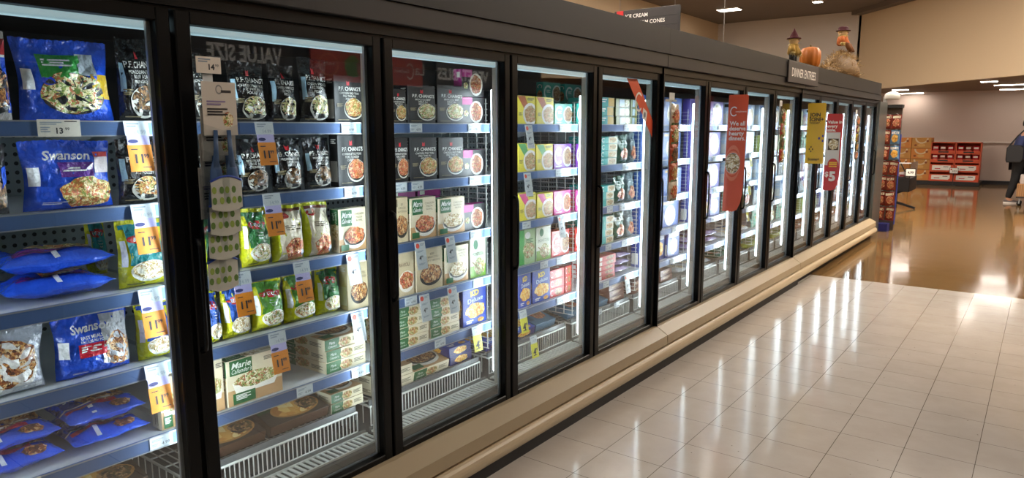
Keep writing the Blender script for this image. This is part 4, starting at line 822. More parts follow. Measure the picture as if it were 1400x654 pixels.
# clip strip of blue kitchen utensils on the second door
SX = .016
UY = .893
cs = empty('clip_strip', (.012, UY, 1.80), 'white clip strip with 14.99 tag holding blue utensil packs', 'clip strip')
mb = MB(); mb.box((.003, UY-.016, 1.1), (.0045, UY+.016, 1.80), pm('#d5d8d8', .4)); part('strip', mb, cs)
mb = MB(); mb.box((.011, UY-.038, 1.762), (.013, UY+.04, 1.81), pm('#e8ddd0', .5)); lay(mb, [T('14', .62, .4, .34, PT['ink'], bold=.04), T('99', .84, .5, .18, PT['ink'])]+lines(.08, .8, .5, 2, .08, PT['gray']), .077, .048, face_x(.013, UY-.038, 1.762), .0003, .0002); part('price_card', mb, cs, 'white 14.99 card')
BLU = pm('#47628a', .35); DOT1 = pm('#8ea24a', .5); DOT2 = pm('#5c7a3a', .5)
def utensil_pack(z, x, first):
    R = empty('utensil_pack', (x, UY, z), None, 'utensil pack', 'utensil packs on the clip strip')
    W, H = .108, .37; y0 = UY-W/2
    mb = MB(); mb.box((x, y0, z-.155), (x+.001, y0+W, z), pm('#cfc6ba', .55)); lay(mb, [('ell', .5, .86, .1, .09, pm('#8c8a86')), ('ell', .5, .86, .07, .06, pm('#cfc6ba', .55)), ('blob', .72, .3, .16, .14, food('green', 80))] + lines(.12, .62, .55, 2, .03, pm('#8a7aa0')) + lines(.12, .48, .6, 3, .03, CHAR) + lines(.55, .8, .3, 1, .05, CHAR), W, .155, face_x(x+.001, y0, z-.155), .0003, .0002); part('header_card', mb, R, 'printed header card')
    mb = MB()
    for dy, t in ((-.02, -.03), (.022, .02)):
        mb.tube([(x+.006, UY+dy, z-.14), (x+.008, UY+dy+t*.1, z-.2), (x+.010, UY+dy+t*.2, z-.25)], [.007, .008, .011], BLU, 10)
        mb.lathe([(.01, -.05), (.018, -.045), (.021, -.015), (.018, .015), (.01, .04)], BLU, 14, (x+.002, UY+dy+t*.2, z-.27))
    mb.v = [(x+.003+(a-x-.003)*.32, b, c) for a, b, c in mb.v]; part('utensils', mb, R, 'blue spatula and spoon')
    mb = MB(); n = 12                                        # printed end of the pack
    vs = [];
    for j in range(4):
        for i in range(n+1):
            a = i/n; zz = z-H+.075*(j/3)+(.02*math.cos((a-.5)*2.6) if j == 3 else -.012*math.cos((a-.5)*3))
            vs.append((x+.009+.004*math.sin(PI*a)*(1-.3*j/3), UY-.05+.1*a, zz))
    mb.add(vs, [(j*(n+1)+i, j*(n+1)+i+1, (j+1)*(n+1)+i+1, (j+1)*(n+1)+i) for j in range(3) for i in range(n)], pm('#bdbdb2', .4), True)
    rg = random.Random(int(z*100))
    for i in range(9):
        a = .1+.8*(i % 5)/4+rg.uniform(-.03, .03); b = .3+.42*(i//5)
        mb.face([(x+.0100+.004*math.sin(PI*a)*(1-.3*b), UY-.05+.1*(a+.075*math.cos(t)), z-H+.075*b+.011*math.sin(t)) for t in [2*PI*q/9 for q in range(9)]], DOT1 if i % 2 else DOT2)
    mb.tube([vs[3*(n+1)+i] for i in range(n+1)], .0035, pm('#2544a0', .35), 6); part('patterned_end', mb, R, 'white end with green dots and blue rim')
    mb = MB(); mb.box((x-.0006, y0-.008, z-H-.01), (x+.0005, y0+W+.008, z-.05), CLEAR); mb.add([(x+.002, y0-.006, z-.12), (x+.0125, UY, z-.14), (x+.002, y0+W+.006, z-.12), (x+.002, y0-.006, z-H-.008), (x+.0145, UY, z-H+.02), (x+.002, y0+W+.006, z-H-.008)], [(0, 1, 4, 3), (1, 2, 5, 4)], CLEAR, True); part('clear_wrap', mb, R, 'clear plastic sleeve')
    return R
for i, z in enumerate((1.485, 1.585, 1.66, 1.735)):
    R = utensil_pack(z, (.0105, .0265, .0425, .0585)[i], i == 3)
    R['label'] = ('lowest', 'second lowest', 'second highest', 'topmost')[i] + ' clear pack of blue kitchen utensils on the clip strip, second door'
# hanging packs further down the line
def hang_strip(y, z1, n, dzs, cols, label, plabel, w=.1, header=True):
    cs = empty('clip_strip', (.012, y, z1), label, 'clip strip'); mb = MB(); mb.box((.0035, y-.012, z1-dzs*n-.06), (.0055, y+.012, z1), pm('#d5d8d8', .4)); part('strip', mb, cs)
    if header: mb = MB(); mb.box((.011, y-.04, z1-.02), (.013, y+.04, z1+.03), pm('#d8d6d0', .5)); part('price_card', mb, cs)
    for i in range(n):
        z = z1-.06-dzs*(i+1); c = cols[i % len(cols)]; mb = MB(); m1 = film(c)
        nn_, mm = 8, 8; H = dzs*1.12; vs = []
        for sd in (1, -1):
            for j in range(mm+1):
                for q in range(nn_+1):
                    u, v = q/nn_, j/mm; th = .018*(max(0, 1-abs(2*u-1)**3))*(math.sin(PI*min(1, v*1.02))**.6 if v < 1 else 0)
                    vs.append((.036+i*.0005 + sd*th, y+(u-.5)*w*(1+.1*math.sin(5*v+i)), z+H*v))
        k_ = (nn_+1)*(mm+1); fs = []
        for b0 in (0, k_): fs += [(b0+j*(nn_+1)+q, b0+j*(nn_+1)+q+1, b0+(j+1)*(nn_+1)+q+1, b0+(j+1)*(nn_+1)+q) for j in range(mm) for q in range(nn_)]
        mb.add(vs, fs, m1, True)
        def fn(a, b, o): 
            u, v = a/w, b/H; th = .018*(max(0, 1-abs(2*u-1)**3))*(math.sin(PI*min(1, v*1.02))**.6); return (.036+i*.0005+th+o, y+(u-.5)*w*(1+.1*math.sin(5*v+i)), z+H*v)
        lay(mb, [('blob', .5, .45, .4, .32, food(['red', 'green', 'dark', 'noodle'][i % 4 if len(cols) > 1 else 0], 55)), ('rect', .1, .02, .9, .14, film('#3d5a2a'))], w, H, fn, .0015, .0003)
        o = thing('hanging_bag', mb, (.036, y, z), '%s, %s from the top' % (plabel, ORD[i]), 'hanging bag', plabel + 's')
hang_strip(on_x(922, 200, .04).y, 1.80, 5, .125, ['#c9bca4', '#b8572e', '#a8482a', '#a8482a'], 'white clip strip of red and cream packs on sixth door', 'red and cream pack hung on the sixth door', .13)
hang_strip(on_x(1070, 150, .03).y, 1.82, 4, .12, ['#38482c', '#8c2f2a', '#4c5330', '#8f2226'], 'clip strip of dark green and red packs, ninth door', 'dark green or red pack hung on ninth door', .12)
hang_strip(on_x(1172, 170, .03).y, 1.80, 5, .11, ['#7c6b66', '#6e2f33', '#b7a23a', '#474a3b'], 'clip strip of mixed packs, thirteenth door', 'mixed coloured pack hung on the thirteenth door', .16)

# ------------------------------------------------------------------ header sign and autumn decorations
mb = MB(); mb.box((.056, 6.52, 2.02), (.07, 7.56, 2.212), pm('#3d3635', .5), .002)
lay(mb, [T('DINNER ENTREES', .5, .5, .42, SIGNW, maxw=.8, bold=.01)], 1.04, .192, face_x(.07, 6.52, 2.02), .0006)
thing('header_sign', mb, (.056, 7.04, 2.02), 'dark sign reading DINNER ENTREES on the freezer fascia', 'sign')
mb = MB(); p = on_x(385, 0, .056); p.z = 2.0; mb.box((.0555, p.y-.02, 2.068), (.0575, p.y+.08, 2.2), ORANGE)
thing('header_decal', mb, (.0552, p.y, p.z), 'small orange decal on the fascia above the second door', 'decal')
def straw(c, rx, ry, rz, n, seed, name, label, dome=True):
    rg = random.Random(seed); mb = MB(); cols = [pm(h, .7) for h in ('#97733c', '#b8935a', '#6e5128', '#cdb07a')]
    core = MB(); mb.lathe([(rx*1.0, 0), (rx*.98, rz*.3), (rx*.8, rz*.62), (rx*.45, rz*.85), (.01, rz*.95)], cols[2], 18, c)
    for i, v in enumerate(mb.v): mb.v[i] = (v[0], c[1]+(v[1]-c[1])*ry/rx, v[2])
    for i in range(n):
        a = rg.uniform(0, 2*PI); t = rg.random()**.7; ph = t*PI/2
        p = Vector((c[0]+rx*math.cos(a)*math.cos(ph), c[1]+ry*math.sin(a)*math.cos(ph), c[2]+rz*math.sin(ph)*.96+.004))
        d = Vector((rg.uniform(-1, 1), rg.uniform(-1, 1), rg.uniform(-.35, .6))).normalized()*rg.uniform(.03, .085)
        e = p+d; e.z = max(e.z, c[2]+.003); s = Vector((-d.y, d.x, .3*d.z)).normalized()*.0022; q = Vector((0, 0, .0022))
        mt = rg.choice(cols); mb.add([p-s, p+s, p+q, e-s, e+s, e+q], [(0, 1, 4, 3), (1, 2, 5, 4), (2, 0, 3, 5)], mt)
    o = thing(name, mb, c, label, 'straw'); return o
TZ = 2.2225
DX = -.12
yb = on_x(1150, 104, DX).y; straw((DX, yb, TZ), .19, .52, .30, 1500, 3, 'straw_bale', 'heaped straw bale at the far end of the freezer top')
ysn = on_x(1124, 92, DX).y; straw((DX+.06, ysn, TZ), .1, .24, .07, 420, 5, 'straw_clump', 'low clump of loose straw between pumpkin and bale')
py = on_x(1107, 88, DX).y
R = empty('pumpkin', (DX, py, TZ), 'orange pumpkin on the freezer top above the dinner entrees sign', 'pumpkin')
mb = MB(); mb.lathe([(.04, 0), (.075, .012), (.1, .06), (.108, .12), (.104, .19), (.08, .225), (.035, .24), (.015, .235)], pm('#c9701c', .45, 0, .1, 40), 60, (DX, py, TZ), 12, .09); part('rind', mb, R)
mb = MB(); mb.tube([(DX, py, TZ+.234), (DX, py+.004, TZ+.245), (DX-.004, py+.01, TZ+.258)], [.014, .01, .011], pm('#5d4a22', .8), 8); part('stem', mb, R)
def scarecrow(y, x, z0, hat, shirt, pants, label, seated):
    R = empty('scarecrow_doll', (x, y, z0), label, 'doll'); H = .46
    skin = pm('#d9b98a', .8); strw = pm('#d8c07a', .8)
    mb = MB()                                                # cloth body with arms and legs, one surface
    leg = .0 if seated else 1
    for s in (-1, 1):
        pts = [(x, y+s*.025, z0+.19), (x+(.06 if seated else 0), y+s*.04, z0+(.16 if seated else .1)), (x+(.1 if seated else .005), y+s*.045, z0+(.04 if seated else .012))]
        mb.tube(pts, [.034, .03, .026], pm(pants, .85), 10)
    part('trousers', mb, R)
    mb = MB(); mb.lathe([(.045, .15), (.062, .18), (.058, .25), (.05, .29), (.026, .31)], pm(shirt, .85, 0, .2, 80, 0, .5), 14, (x, y, z0))
    for s in (-1, 1): mb.tube([(x, y+s*.045, z0+.285), (x+.015, y+s*.095, z0+.24), (x+.03, y+s*.12, z0+.18)], [.028, .028, .03], pm(shirt, .85, 0, .2, 80, 0, .5), 8)
    part('shirt', mb, R)
    mb = MB(); mb.lathe([(.02, .30), (.04, .32), (.05, .35), (.048, .385), (.03, .41)], skin, 14, (x, y, z0))
    for s in (-1, 1): mb.lathe([(.002, -.006), (.006, 0), (.002, .006)], pm('#1b1512', .4), 6, (x+.047, y+s*.017, z0+.363))
    mb.box((x+.047, y-.012, z0+.333), (x+.05, y+.012, z0+.337), pm('#8a2a22', .6)); mb.lathe([(.002, -.006), (.008, 0), (.002, .006)], pm('#c9632a', .6), 6, (x+.05, y, z0+.35)); part('head', mb, R)
    rg = random.Random(int(y*10))
    for nm_, b0, sd, nb in (('straw_collar', .31, 0, 40), ('straw_hair', .385, 0, 40), ('straw_cuff', .17, -1, 18), ('straw_cuff', .17, 1, 18)):
        mb = MB(); r0 = .045
        if sd: mb.tube([(x+.03, y+sd*.122, z0+.185), (x+.03, y+sd*.122, z0+.165)], .026, strw, 8)
        else: mb.tube([(x, y, z0+b0-.004), (x, y, z0+b0+.004)], r0+.004, strw, 16)
        for i in range(nb):
            a = rg.uniform(0, 2*PI)
            if sd: c = Vector((x+.03+.02*math.cos(a), y+sd*.122+.02*math.sin(a), z0+.17)); d = Vector((rg.uniform(-.3, .6), rg.uniform(-.6, .6), -1))
            else: c = Vector((x+r0*math.cos(a), y+r0*math.sin(a), z0+b0)); d = Vector((math.cos(a), math.sin(a), rg.uniform(-1.3, .0)))
            d = d.normalized()*rg.uniform(.03, .06); e = c+d; s = Vector((-d.y, d.x, 0)); s = (s.normalized() if s.length > 0 else Vector((1, 0, 0)))*.005
            mb.face([c-s, c+s, e], strw)
        part(nm_, mb, R)
    mb = MB(); hm = pm(hat, .85)
    if seated: mb.lathe([(.074, .385), (.078, .395), (.055, .40), (.056, .43), (.045, .455), (.015, .465)], hm, 16, (x, y, z0))
    else: mb.lathe([(.075, .388), (.07, .402), (.05, .405), (.04, .44), (.026, .475), (.012, .51), (.003, .54)], hm, 16, (x, y, z0))
    part('hat', mb, R); R.scale = (1.12, 1.12, .74) if seated else (.95, .95, .68); return R
scarecrow(on_x(1084, 82, DX).y, DX, TZ, '#4d1019', '#b08a3a', '#262420', 'standing scarecrow doll in pointed maroon hat, left of pumpkin', False)
scarecrow(yb, DX-.01, TZ+.275, '#420d16', '#c0662a', '#7a4a22', 'scarecrow doll in round maroon hat sitting on the straw bale', True)
# ------------------------------------------------------------------ hanging aisle sign and wires
a0, a1 = on_y(842, 8, 9.0), on_y(930, 8, 9.0); tz = 2.86+.0
zt = on_y(930, 6, 9.0).z
R = empty('aisle_sign', (a1.x, 9.0, zt-.62), 'dark slatted hanging aisle sign reading ICE CREAM and ICE CREAM CONES', 'sign')
mb = MB(); xw = 1.0; x1 = a1.x; x0 = x1-xw
for i in range(5): mb.box((x0, 9.0, zt-.124*(i+1)+.004), (x1-.012, 9.02, zt-.124*i), pm('#332d2c', .6, 0, .08, 60), .003)
mb.box((x0, 9.003, zt-.62), (x1-.012, 9.018, zt), pm('#2a2625', .6)); mb.box((x1-.012, 8.997, zt-.62), (x1, 9.023, zt), pm('#201d1d', .5)); part('board', mb, R)
mb = MB(); L1 = on_y(855, 22, 9.0); lay(mb, [T('ICE CREAM', 0, .5, .6, SIGNW, al='l', bold=.01)], 1, .085, face_y(8.999, L1.x, L1.z-.05), .0006); L2 = on_y(841, 35, 9.0); p2 = on_y(909, 26, 9.0); lay(mb, [T('ICE CREAM CONES', 1, .5, .6, SIGNW, al='r', bold=.01)], 1, .085, face_y(8.999, p2.x-1, p2.z-.05), .0006); part('lettering', mb, R, 'white lettering')
mb = MB(); p = on_y(853, 17, 9.0); mb.box((p.x-.11, 8.99, p.z-.06), (p.x-.005, 8.999, p.z+.02), REDS); part('number_plate', mb, R, 'red corner plate')
mb = MB(); mb.tube([(x1-.08, 9.01, zt), (x1-.08, 9.01, 4.78)], .004, ALU, 6); mb.tube([(x0+.08, 9.01, zt), (x0+.08, 9.01, 4.78)], .004, ALU, 6); part('suspension_wire', mb, R)
w_ = on_z(990, 0, 4.78); wx, wy = on_y(990, 30, 12.0).x, 12.0
mb = MB(); mb.tube([(wx, wy, 2.2), (wx, wy, 4.779)], .006, pm('#6e6a66', .5), 6); thing('hanging_cable', mb, (wx, wy, 2.2), 'thin grey cable hanging from the dark ceiling behind the freezers', 'cable')
# ------------------------------------------------------------------ beyond the freezers
# end-cap rack of hanging snack bags
R = empty('endcap_rack', (-.35, 12.0, 0), 'tall dark peg rack behind the end of the freezers', 'rack')
mb = MB(); mb.box((-.7, 12.03, .0), (-.55, 12.06, 1.95), pm('#2a2725', .5)); mb.box((-.7, 12.1, .0), (.19, 12.16, 1.93), pm('#4a3c30', .6)); mb.box((-.7, 12.03, 1.9), (.2, 12.2, 1.95), pm('#201d1c', .5)); mb.box((-.7, 11.9, 0), (.14, 12.2, .12), pm('#25286e', .5)); mb.box((.19, 12.1, .1), (.2, 12.16, 1.5), pm('#2b3f9a', .5)); part('back_panel', mb, R)
for i in range(7):
    for x in (.01, .15):
        mb = MB(); z = 1.8-i*.235; mb.tube([(x, 12.1, z), (x, 11.88, z+.012)], .003, ALU, 6); part('peg_hook', mb, R)
n = 0
rg = random.Random(12)
for i in range(7):
    for j, x in enumerate((.01, .15)):
        dn = 'chip_blue' if (i in (1, 2) and j == 1) else 'chip_bag'
        o = package(dn, (x, 11.9, 1.8-i*.235-.215), .135, .215, False, 0, (i+j) % 3, .8, False); o.rotation_euler = (rg.uniform(-.1, .1), rg.uniform(-.1, .1), rg.uniform(-.3, .3)); o.location.y += .06-rg.uniform(0, .05)
        o['label'] = '%s hung %s from the top, %s column of the end rack' % ('blue snack bag' if dn == 'chip_blue' else 'red snack bag', ORD[i], 'left' if j == 0 else 'right'); o['group'] = 'snack bags hung on the end rack'
# round white dome speaker / mirror high behind the rack
p = on_y(1218, 132, 12.1); R = empty('dome_lamp', (p.x, 12.1, p.z), 'white dome on a bracket above the end rack', 'fixture')
mb = MB(); mb.lathe([(.095, -.045), (.108, -.03), (.108, .02), (.09, .05), (.045, .07), (.005, .075)], pm('#d9d6d0', .35), 24, (p.x+.02, 12.1, p.z)); part('dome', mb, R); mb = MB(); mb.box((p.x-.1, 12.08, 1.9505), (p.x-.05, 12.12, p.z-.0), pm('#b9b6b0', .4)); mb.box((p.x-.3, 12.13, 1.9505), (p.x-.1, 12.18, p.z+.05), pm('#5b4636', .6)); part('bracket', mb, R)
# low bin with clear sides on a black base
Y = 15.6; a = on_y(1218, 272, Y); b = on_y(1242, 272, Y)
R = empty('display_bin', ((a.x+b.x)/2, Y, 0), 'low black display bin with clear sides and a price card', 'display bin'); x0, x1 = a.x-.5, b.x
mb = MB(); mb.box((x0, Y, .34), (x1, Y+.9, .62), pm('#141214', .4), .01); mb.add([(x0+.2, Y+.1, .12), (x1-.1, Y+.1, .34), (x0+.2, Y+.8, .12), (x1-.1, Y+.8, .34), (x0+.2, Y+.1, .34), (x0+.2, Y+.8, .34)], [(0, 1, 4), (2, 5, 3), (0, 2, 3, 1)], pm('#141214', .4)); mb.box((x0+.1, Y+.1, 0), (x0+.5, Y+.8, .34), pm('#141214', .4)); part('base', mb, R)
mb = MB(); mb.add([(x1-.25, Y+.1, .1), (x1+.1, Y+.1, .0), (x1+.1, Y+.16, .0), (x1-.25, Y+.16, .1), (x1-.3, Y+.1, .16), (x1+.12, Y+.1, .035), (x1+.12, Y+.16, .035), (x1-.3, Y+.16, .16)], [(0, 1, 5, 4), (3, 7, 6, 2), (4, 5, 6, 7), (0, 3, 2, 1), (1, 2, 6, 5)], pm('#141214', .4)); part('foot', mb, R)
mb = MB(); 
for q in ((x0, Y, x1, Y+.008), (x1-.008, Y, x1, Y+.9)): mb.box((q[0], q[1], .62), (q[2], q[3], .92), CLEAR)
mb.box((x0, Y-.004, .9), (x1, Y+.012, .92), pm('#d8d4cf', .3)); part('clear_side', mb, R, 'clear plastic side')
mb = MB(); Y3 = Y+.45; q0 = on_y(1209, 178, Y3); q1 = on_y(1240, 240, Y3); mb.tube([(q0.x, Y3, q0.z), (q1.x, Y3, q1.z)], .012, pm('#1d1a1a', .5), 8); mb.tube([(q1.x, Y3, q1.z), (q1.x, Y3, .615)], .01, pm('#1d1a1a', .5), 8); part('pole', mb, R)
mb = MB(); c = on_y(1245, 236, Y-.02); mb.box((c.x-.09, Y-.02, c.z-.08), (c.x+.09, Y-.01, c.z+.08), CHAR); lay(mb, [('rect', .06, .08, .94, .92, SIGNW), T('4.99', .5, .5, .3, CHAR, bold=.03, maxw=.6)], .18, .16, face_y(Y-.0205, c.x-.09, c.z-.08), .0006); mb.box((x1-.02, Y-.012, .62), (c.x, Y-.006, c.z+.02), CHAR); part('price_card', mb, R, 'framed white price card')
rg = random.Random(4)
for i in range(6):
    mb = MB(); xx = x1-.15-i*.14; h = rg.uniform(.08, .18); mb.box((xx-.06, Y+.03, .622), (xx+.06, Y+.35, .622+h), film(['#c9b7b2', '#b8585a', '#d8cfc8'][i % 3]), .02); mb.box((xx-.045, Y+.028, .64), (xx+.045, Y+.03, .62+h*.6), film('#8a2f35'))
    thing('candy_bag', mb, (xx, Y+.2, .622), 'pale and red candy bag in the clear bin, %s from right' % ORD[i], 'candy bag', 'candy bags in the clear bin')
# tan pumpkin-print cartons stacked against the back wall
PLB = pm('#161416', .5)
mb = MB(); mb.box((-2.2, 22.85, 0), (.62, 23.9, .11), PLB, .006); thing('display_platform', mb, (-.8, 23.4, 0), 'low black platform under the cartons at back wall', 'platform')
def tan_carton(x, z, i):
    mb = MB(); mb.box((x-.245, 22.95, z), (x+.245, 23.45, z+.3), pm('#cf8238' if i % 2 else '#c0873f', .6), .006)
    lay(mb, [('arc', .5, .95, .34, .5, .25, pm('#d9c29a', .6), PI, 2*PI), ('ell', .2, .3, .07, .1, pm('#8c4a1c', .6)), ('ell', .8, .7, .07, .1, pm('#8c4a1c', .6)), ('blob', .5, .3, .2, .14, pm('#d2a05a', .6)), ('rect', .0, .0, 1, .04, pm('#7a4a20', .6))], .49, .3, face_y(22.95, x-.245, z), .0008)
    return mb
k = 0
for j in range(4):
    for i, x in enumerate((-1.36, -.86)):
        thing('carton', tan_carton(x, .112+j*.3025, i+j), (x, 23.2, .112+j*.3025), 'tan and orange printed carton, %s column, %s up by back wall' % (('left', 'right')[i], ORD[j]), 'carton', 'tan cartons stacked at the back wall')
# red candy dump displays
for i, x in enumerate((-.32, .28)):
    R = empty('candy_display', (x, 23.1, .112), '%s red cardboard candy display with open trays against back wall' % ('left' if i == 0 else 'right'), 'display', 'red candy displays'); RD = pm('#da5730', .5)
    W = .59; mb = MB(); mb.box((x-W/2, 23.4, .112), (x+W/2, 23.44, 1.2), RD); mb.box((x-W/2, 22.95, .112), (x-W/2+.02, 23.4, 1.2), RD); mb.box((x+W/2-.02, 22.95, .112), (x+W/2, 23.4, 1.2), RD); mb.box((x-W/2, 22.95, 1.18), (x+W/2, 23.4, 1.2), RD)
    for z in (.14, .40, .66, .9): mb.box((x-W/2+.02, 22.955, z-.028), (x+W/2-.02, 23.4, z), RD)
    part('cabinet', mb, R)
    for z, t in ((.14, .17), (.40, .18)):
        mb = MB(); mb.box((x-W/2+.02, 22.945, z), (x+W/2-.02, 22.953, z+t), RD); lay(mb, [('poly', [(.08, .1), (.82, .1), (.9, .3), (.9, .85), (.08, .85)], SIGNW)] + lines(.2, .3, .25, 1, .12, REDS) + lines(.58, .6, .22, 1, .1, CHAR), W-.04, t, face_y(22.945, x-W/2+.02, z), .0008); part('tray_front', mb, R, 'red tray front with white panel')
    for z in (.66, .9):
        mb = MB(); mb.box((x-W/2+.02, 22.945, z), (x+W/2-.02, 22.953, z+.07), RD); lay(mb, [('rect', .3, .15, .75, .7, CHAR)], W-.04, .07, face_y(22.945, x-W/2+.02, z), .0008); part('tray_front', mb, R)
    for z in (.66, .9):
        for j in range(3):
            xx = x-.18+j*.18; mb = MB(); mb.box((xx-.075, 22.99, z+.002), (xx+.075, 23.2, z+.2), film('#b5232a' if j != 1 else '#8f3226'), .02); mb.box((xx-.055, 22.985, z+.12), (xx+.05, 22.99, z+.17), film('#e2cfc4'))
            thing('candy_bag', mb, (xx, 23.1, z), 'red candy bag, %s in the %s tray of the %s red display' % (ORD[j], 'lower open' if z < .8 else 'top', ('left', 'right')[i]), 'candy bag', 'candy bags in the red displays')
mb = MB(); mb.box((-.11, 22.825, .34), (.1, 22.845, .5), CHAR); lay(mb, [('rect', .05, .06, .95, .94, SIGNW), ('ell', .2, .72, .1, .12, REDS), T('2/$5', .58, .45, .28, CHAR, maxw=.6)], .21, .16, face_y(22.825, -.11, .34), .0006); mb.box((-.08, 22.76, 0), (.06, 22.845, .012), CHAR); mb.box((-.02, 22.83, .0), (.0, 22.845, .36), CHAR)
thing('price_stand', mb, (-.01, 22.83, 0), 'small framed white price card between the red displays', 'price card')

# ------------------------------------------------------------------ shopper walking out of the right edge
def skin_body(name, verts, edges, radii, mat, parent, lvl=2):
    me = bpy.data.meshes.new(name); me.from_pydata(verts, edges, []); o = link(name, me, parent)
    o.modifiers.new('skin', 'SKIN'); sv = me.skin_vertices[0].data if me.skin_vertices else None
    if sv is None: return o
    for i, r in enumerate(radii): sv[i].radius = (r, r) if not isinstance(r, tuple) else r
    sv[0].use_root = True
    s = o.modifiers.new('sub', 'SUBSURF'); s.levels = s.render_levels = lvl
    dg = bpy.context.evaluated_depsgraph_get(); nm = bpy.data.meshes.new_from_object(o.evaluated_get(dg))
    o.modifiers.clear(); o.data = nm; nm.materials.clear(); nm.materials.append(mat); nm.polygons.foreach_set('use_smooth', [True]*len(nm.polygons)); return o
PX, PY = 1.56, 18.2
PR = empty('person', (PX, PY, 0), 'person in dark blue jacket and black trousers walking, carrying a black bag', 'person')
SK = pm('#b98468', .6)
# faces right (+x); left foot planted behind at x=-.08
V = [(0, 0, .92), (.01, 0, 1.1), (.04, 0, 1.28), (.07, 0, 1.43), (.09, 0, 1.5), (.11, 0, 1.57),      # pelvis..neck..skull base
     (-.0, -.09, .88), (-.03, -.09, .5), (-.13, -.09, .09), (-.03, -.09, .035), (.03, -.09, .03),   # near (left-hand in picture) leg
     (.0, .09, .88), (.16, .09, .52), (.24, .09, .1), (.33, .09, .05), (.39, .09, .045),
     (.05, -.19, 1.41), (-.03, -.24, 1.15), (.12, -.25, .95), (.05, .19, 1.41), (.02, .24, 1.15), (.2, .25, .98), (.165, -.25, .91), (.245, .25, .94)]
E_ = [(0, 1), (1, 2), (2, 3), (3, 4), (4, 5), (0, 6), (6, 7), (7, 8), (8, 9), (9, 10), (0, 11), (11, 12), (12, 13), (13, 14), (14, 15), (3, 16), (16, 17), (17, 18), (18, 22), (3, 19), (19, 20), (20, 21), (21, 23)]
RR = [.15, .14, .15, .12, .06, .055, .1, .07, .045, .04, .03, .1, .07, .045, .04, .03, .065, .05, .035, .065, .05, .035, .026, .026]
skin_body('body', V, E_, RR, SK, PR, 2)
jk = [0, 1, 2, 3, 16, 17, 18, 19, 20, 21]; mp_ = {v: i for i, v in enumerate(jk)}
skin_body('jacket', [V[i] for i in jk], [(mp_[a], mp_[b]) for a, b in E_ if a in mp_ and b in mp_], [(RR[i]+.022) for i in jk], pm('#27315a', .8, 0, .3, 30), PR, 2)
tr = [0, 6, 7, 8, 11, 12, 13]; mp_ = {v: i for i, v in enumerate(tr)}
skin_body('trousers', [V[i] if i else (0, 0, .94) for i in tr], [(mp_[a], mp_[b]) for a, b in E_ if a in mp_ and b in mp_], [(RR[i]+.018) for i in tr], pm('#121114', .8), PR, 2)
hd = MB(); prof = [(.03, -.115), (.055, -.1), (.07, -.06), (.078, -.01), (.08, .04), (.07, .085), (.04, .112), (.004, .12)]
hd.lathe(prof, SK, 20, (PX+.125, PY, 1.66)); hd.v = [(PX+.125+(x-PX-.125)*1.2, y, z) for x, y, z in hd.v]
hd.lathe([(.002, -.02), (.014, -.015), (.011, .01), (.003, .03)], SK, 8, (PX+.222, PY, 1.655))
for s in (-1, 1):
    hd.lathe([(.004, -.03), (.014, -.01), (.016, .012), (.006, .028)], SK, 8, (PX+.11, PY+s*.08, 1.655)); hd.lathe([(.001, -.007), (.008, 0), (.001, .007)], pm('#20170f', .3), 8, (PX+.206, PY+s*.032, 1.67))
hd.box((PX+.208, PY-.022, 1.6), (PX+.216, PY+.022, 1.608), pm('#8a4a44', .5)); part('head', hd, PR)
hr = MB(); hr.lathe([(.086, -.03), (.088, .03), (.078, .085), (.045, .118), (.004, .127)], pm('#1d1613', .8), 18, (PX+.105, PY, 1.665)); hr.v = [(PX+.105+(x-PX-.105)*(1.22 if x < PX+.1 else .95), y, z) for x, y, z in hr.v]; part('hair', hr, PR)
for hx, hy, hz in ((.175, -.25, .89), (.255, .25, .92)):
    hm = MB(); c = Vector((PX+hx, PY+hy, hz)); hm.box((c.x-.035, c.y-.016, c.z-.045), (c.x+.03, c.y+.016, c.z+.04), SK, .014)
    for i, (l, dx) in enumerate(((.06, .026), (.07, .01), (.066, -.007), (.052, -.023))): hm.tube([(c.x+dx, c.y, c.z-.038), (c.x+dx+.008, c.y, c.z-.038-l*.5), (c.x+dx-.006, c.y+.012, c.z-.038-l)], [.009, .0085, .006], SK, 8)
    hm.tube([(c.x+.026, c.y, c.z+.015), (c.x+.048, c.y+.006, c.z-.012), (c.x+.046, c.y+.012, c.z-.042)], [.011, .0095, .007], SK, 8); part('hand', hm, PR)
for fx, fy, fz, pit in ((-.1, -.09, 0, 0), (.3, .09, .012, 0)):
    sh = MB(); base = (PX+fx, PY+fy, fz); vs = []; N_ = 10
    for j, (zz, sc) in enumerate(((.0, 1), (.03, 1.02), (.055, .9), (.085, .55))):
        for i in range(16):
            a_ = 2*PI*i/16; lx = .145*math.cos(a_)+.045; 
            if j == 3: lx = .06*math.cos(a_)-.03
            vs.append((base[0]+lx*(1 if j < 3 else 1), base[1]+.046*math.sin(a_)*sc, base[2]+zz))
    for j in range(3): sh.add(vs, [(j*16+i, j*16+(i+1) % 16, (j+1)*16+(i+1) % 16, (j+1)*16+i) for i in range(16)], pm('#d8d2cc', .5) if j == 0 else pm('#5a4e4c', .6), j > 0)
    sh.add(vs, [tuple(range(16))[::-1], tuple(range(48, 64))], pm('#d8d2cc', .5)); part('shoe', sh, PR)
mb = MB(); bx, by = PX-.12, PY-.42
vs = []; pr = [(-.13, .0), (.11, .0), (.15, .06), (.15, .3), (.1, .36), (-.1, .36), (-.15, .3), (-.15, .05)]
n = len(pr)
for yy, s in ((-.07, .9), (-.05, 1), (.05, 1), (.07, .9)): vs += [(bx+.05+px_*s, by+yy, .88+.18+(pz-.18)*s) for px_, pz in pr]
fs = [(r*n+i, r*n+(i+1) % n, (r+1)*n+(i+1) % n, (r+1)*n+i) for r in range(3) for i in range(n)] + [tuple(range(n))[::-1], tuple(range(3*n, 4*n))]
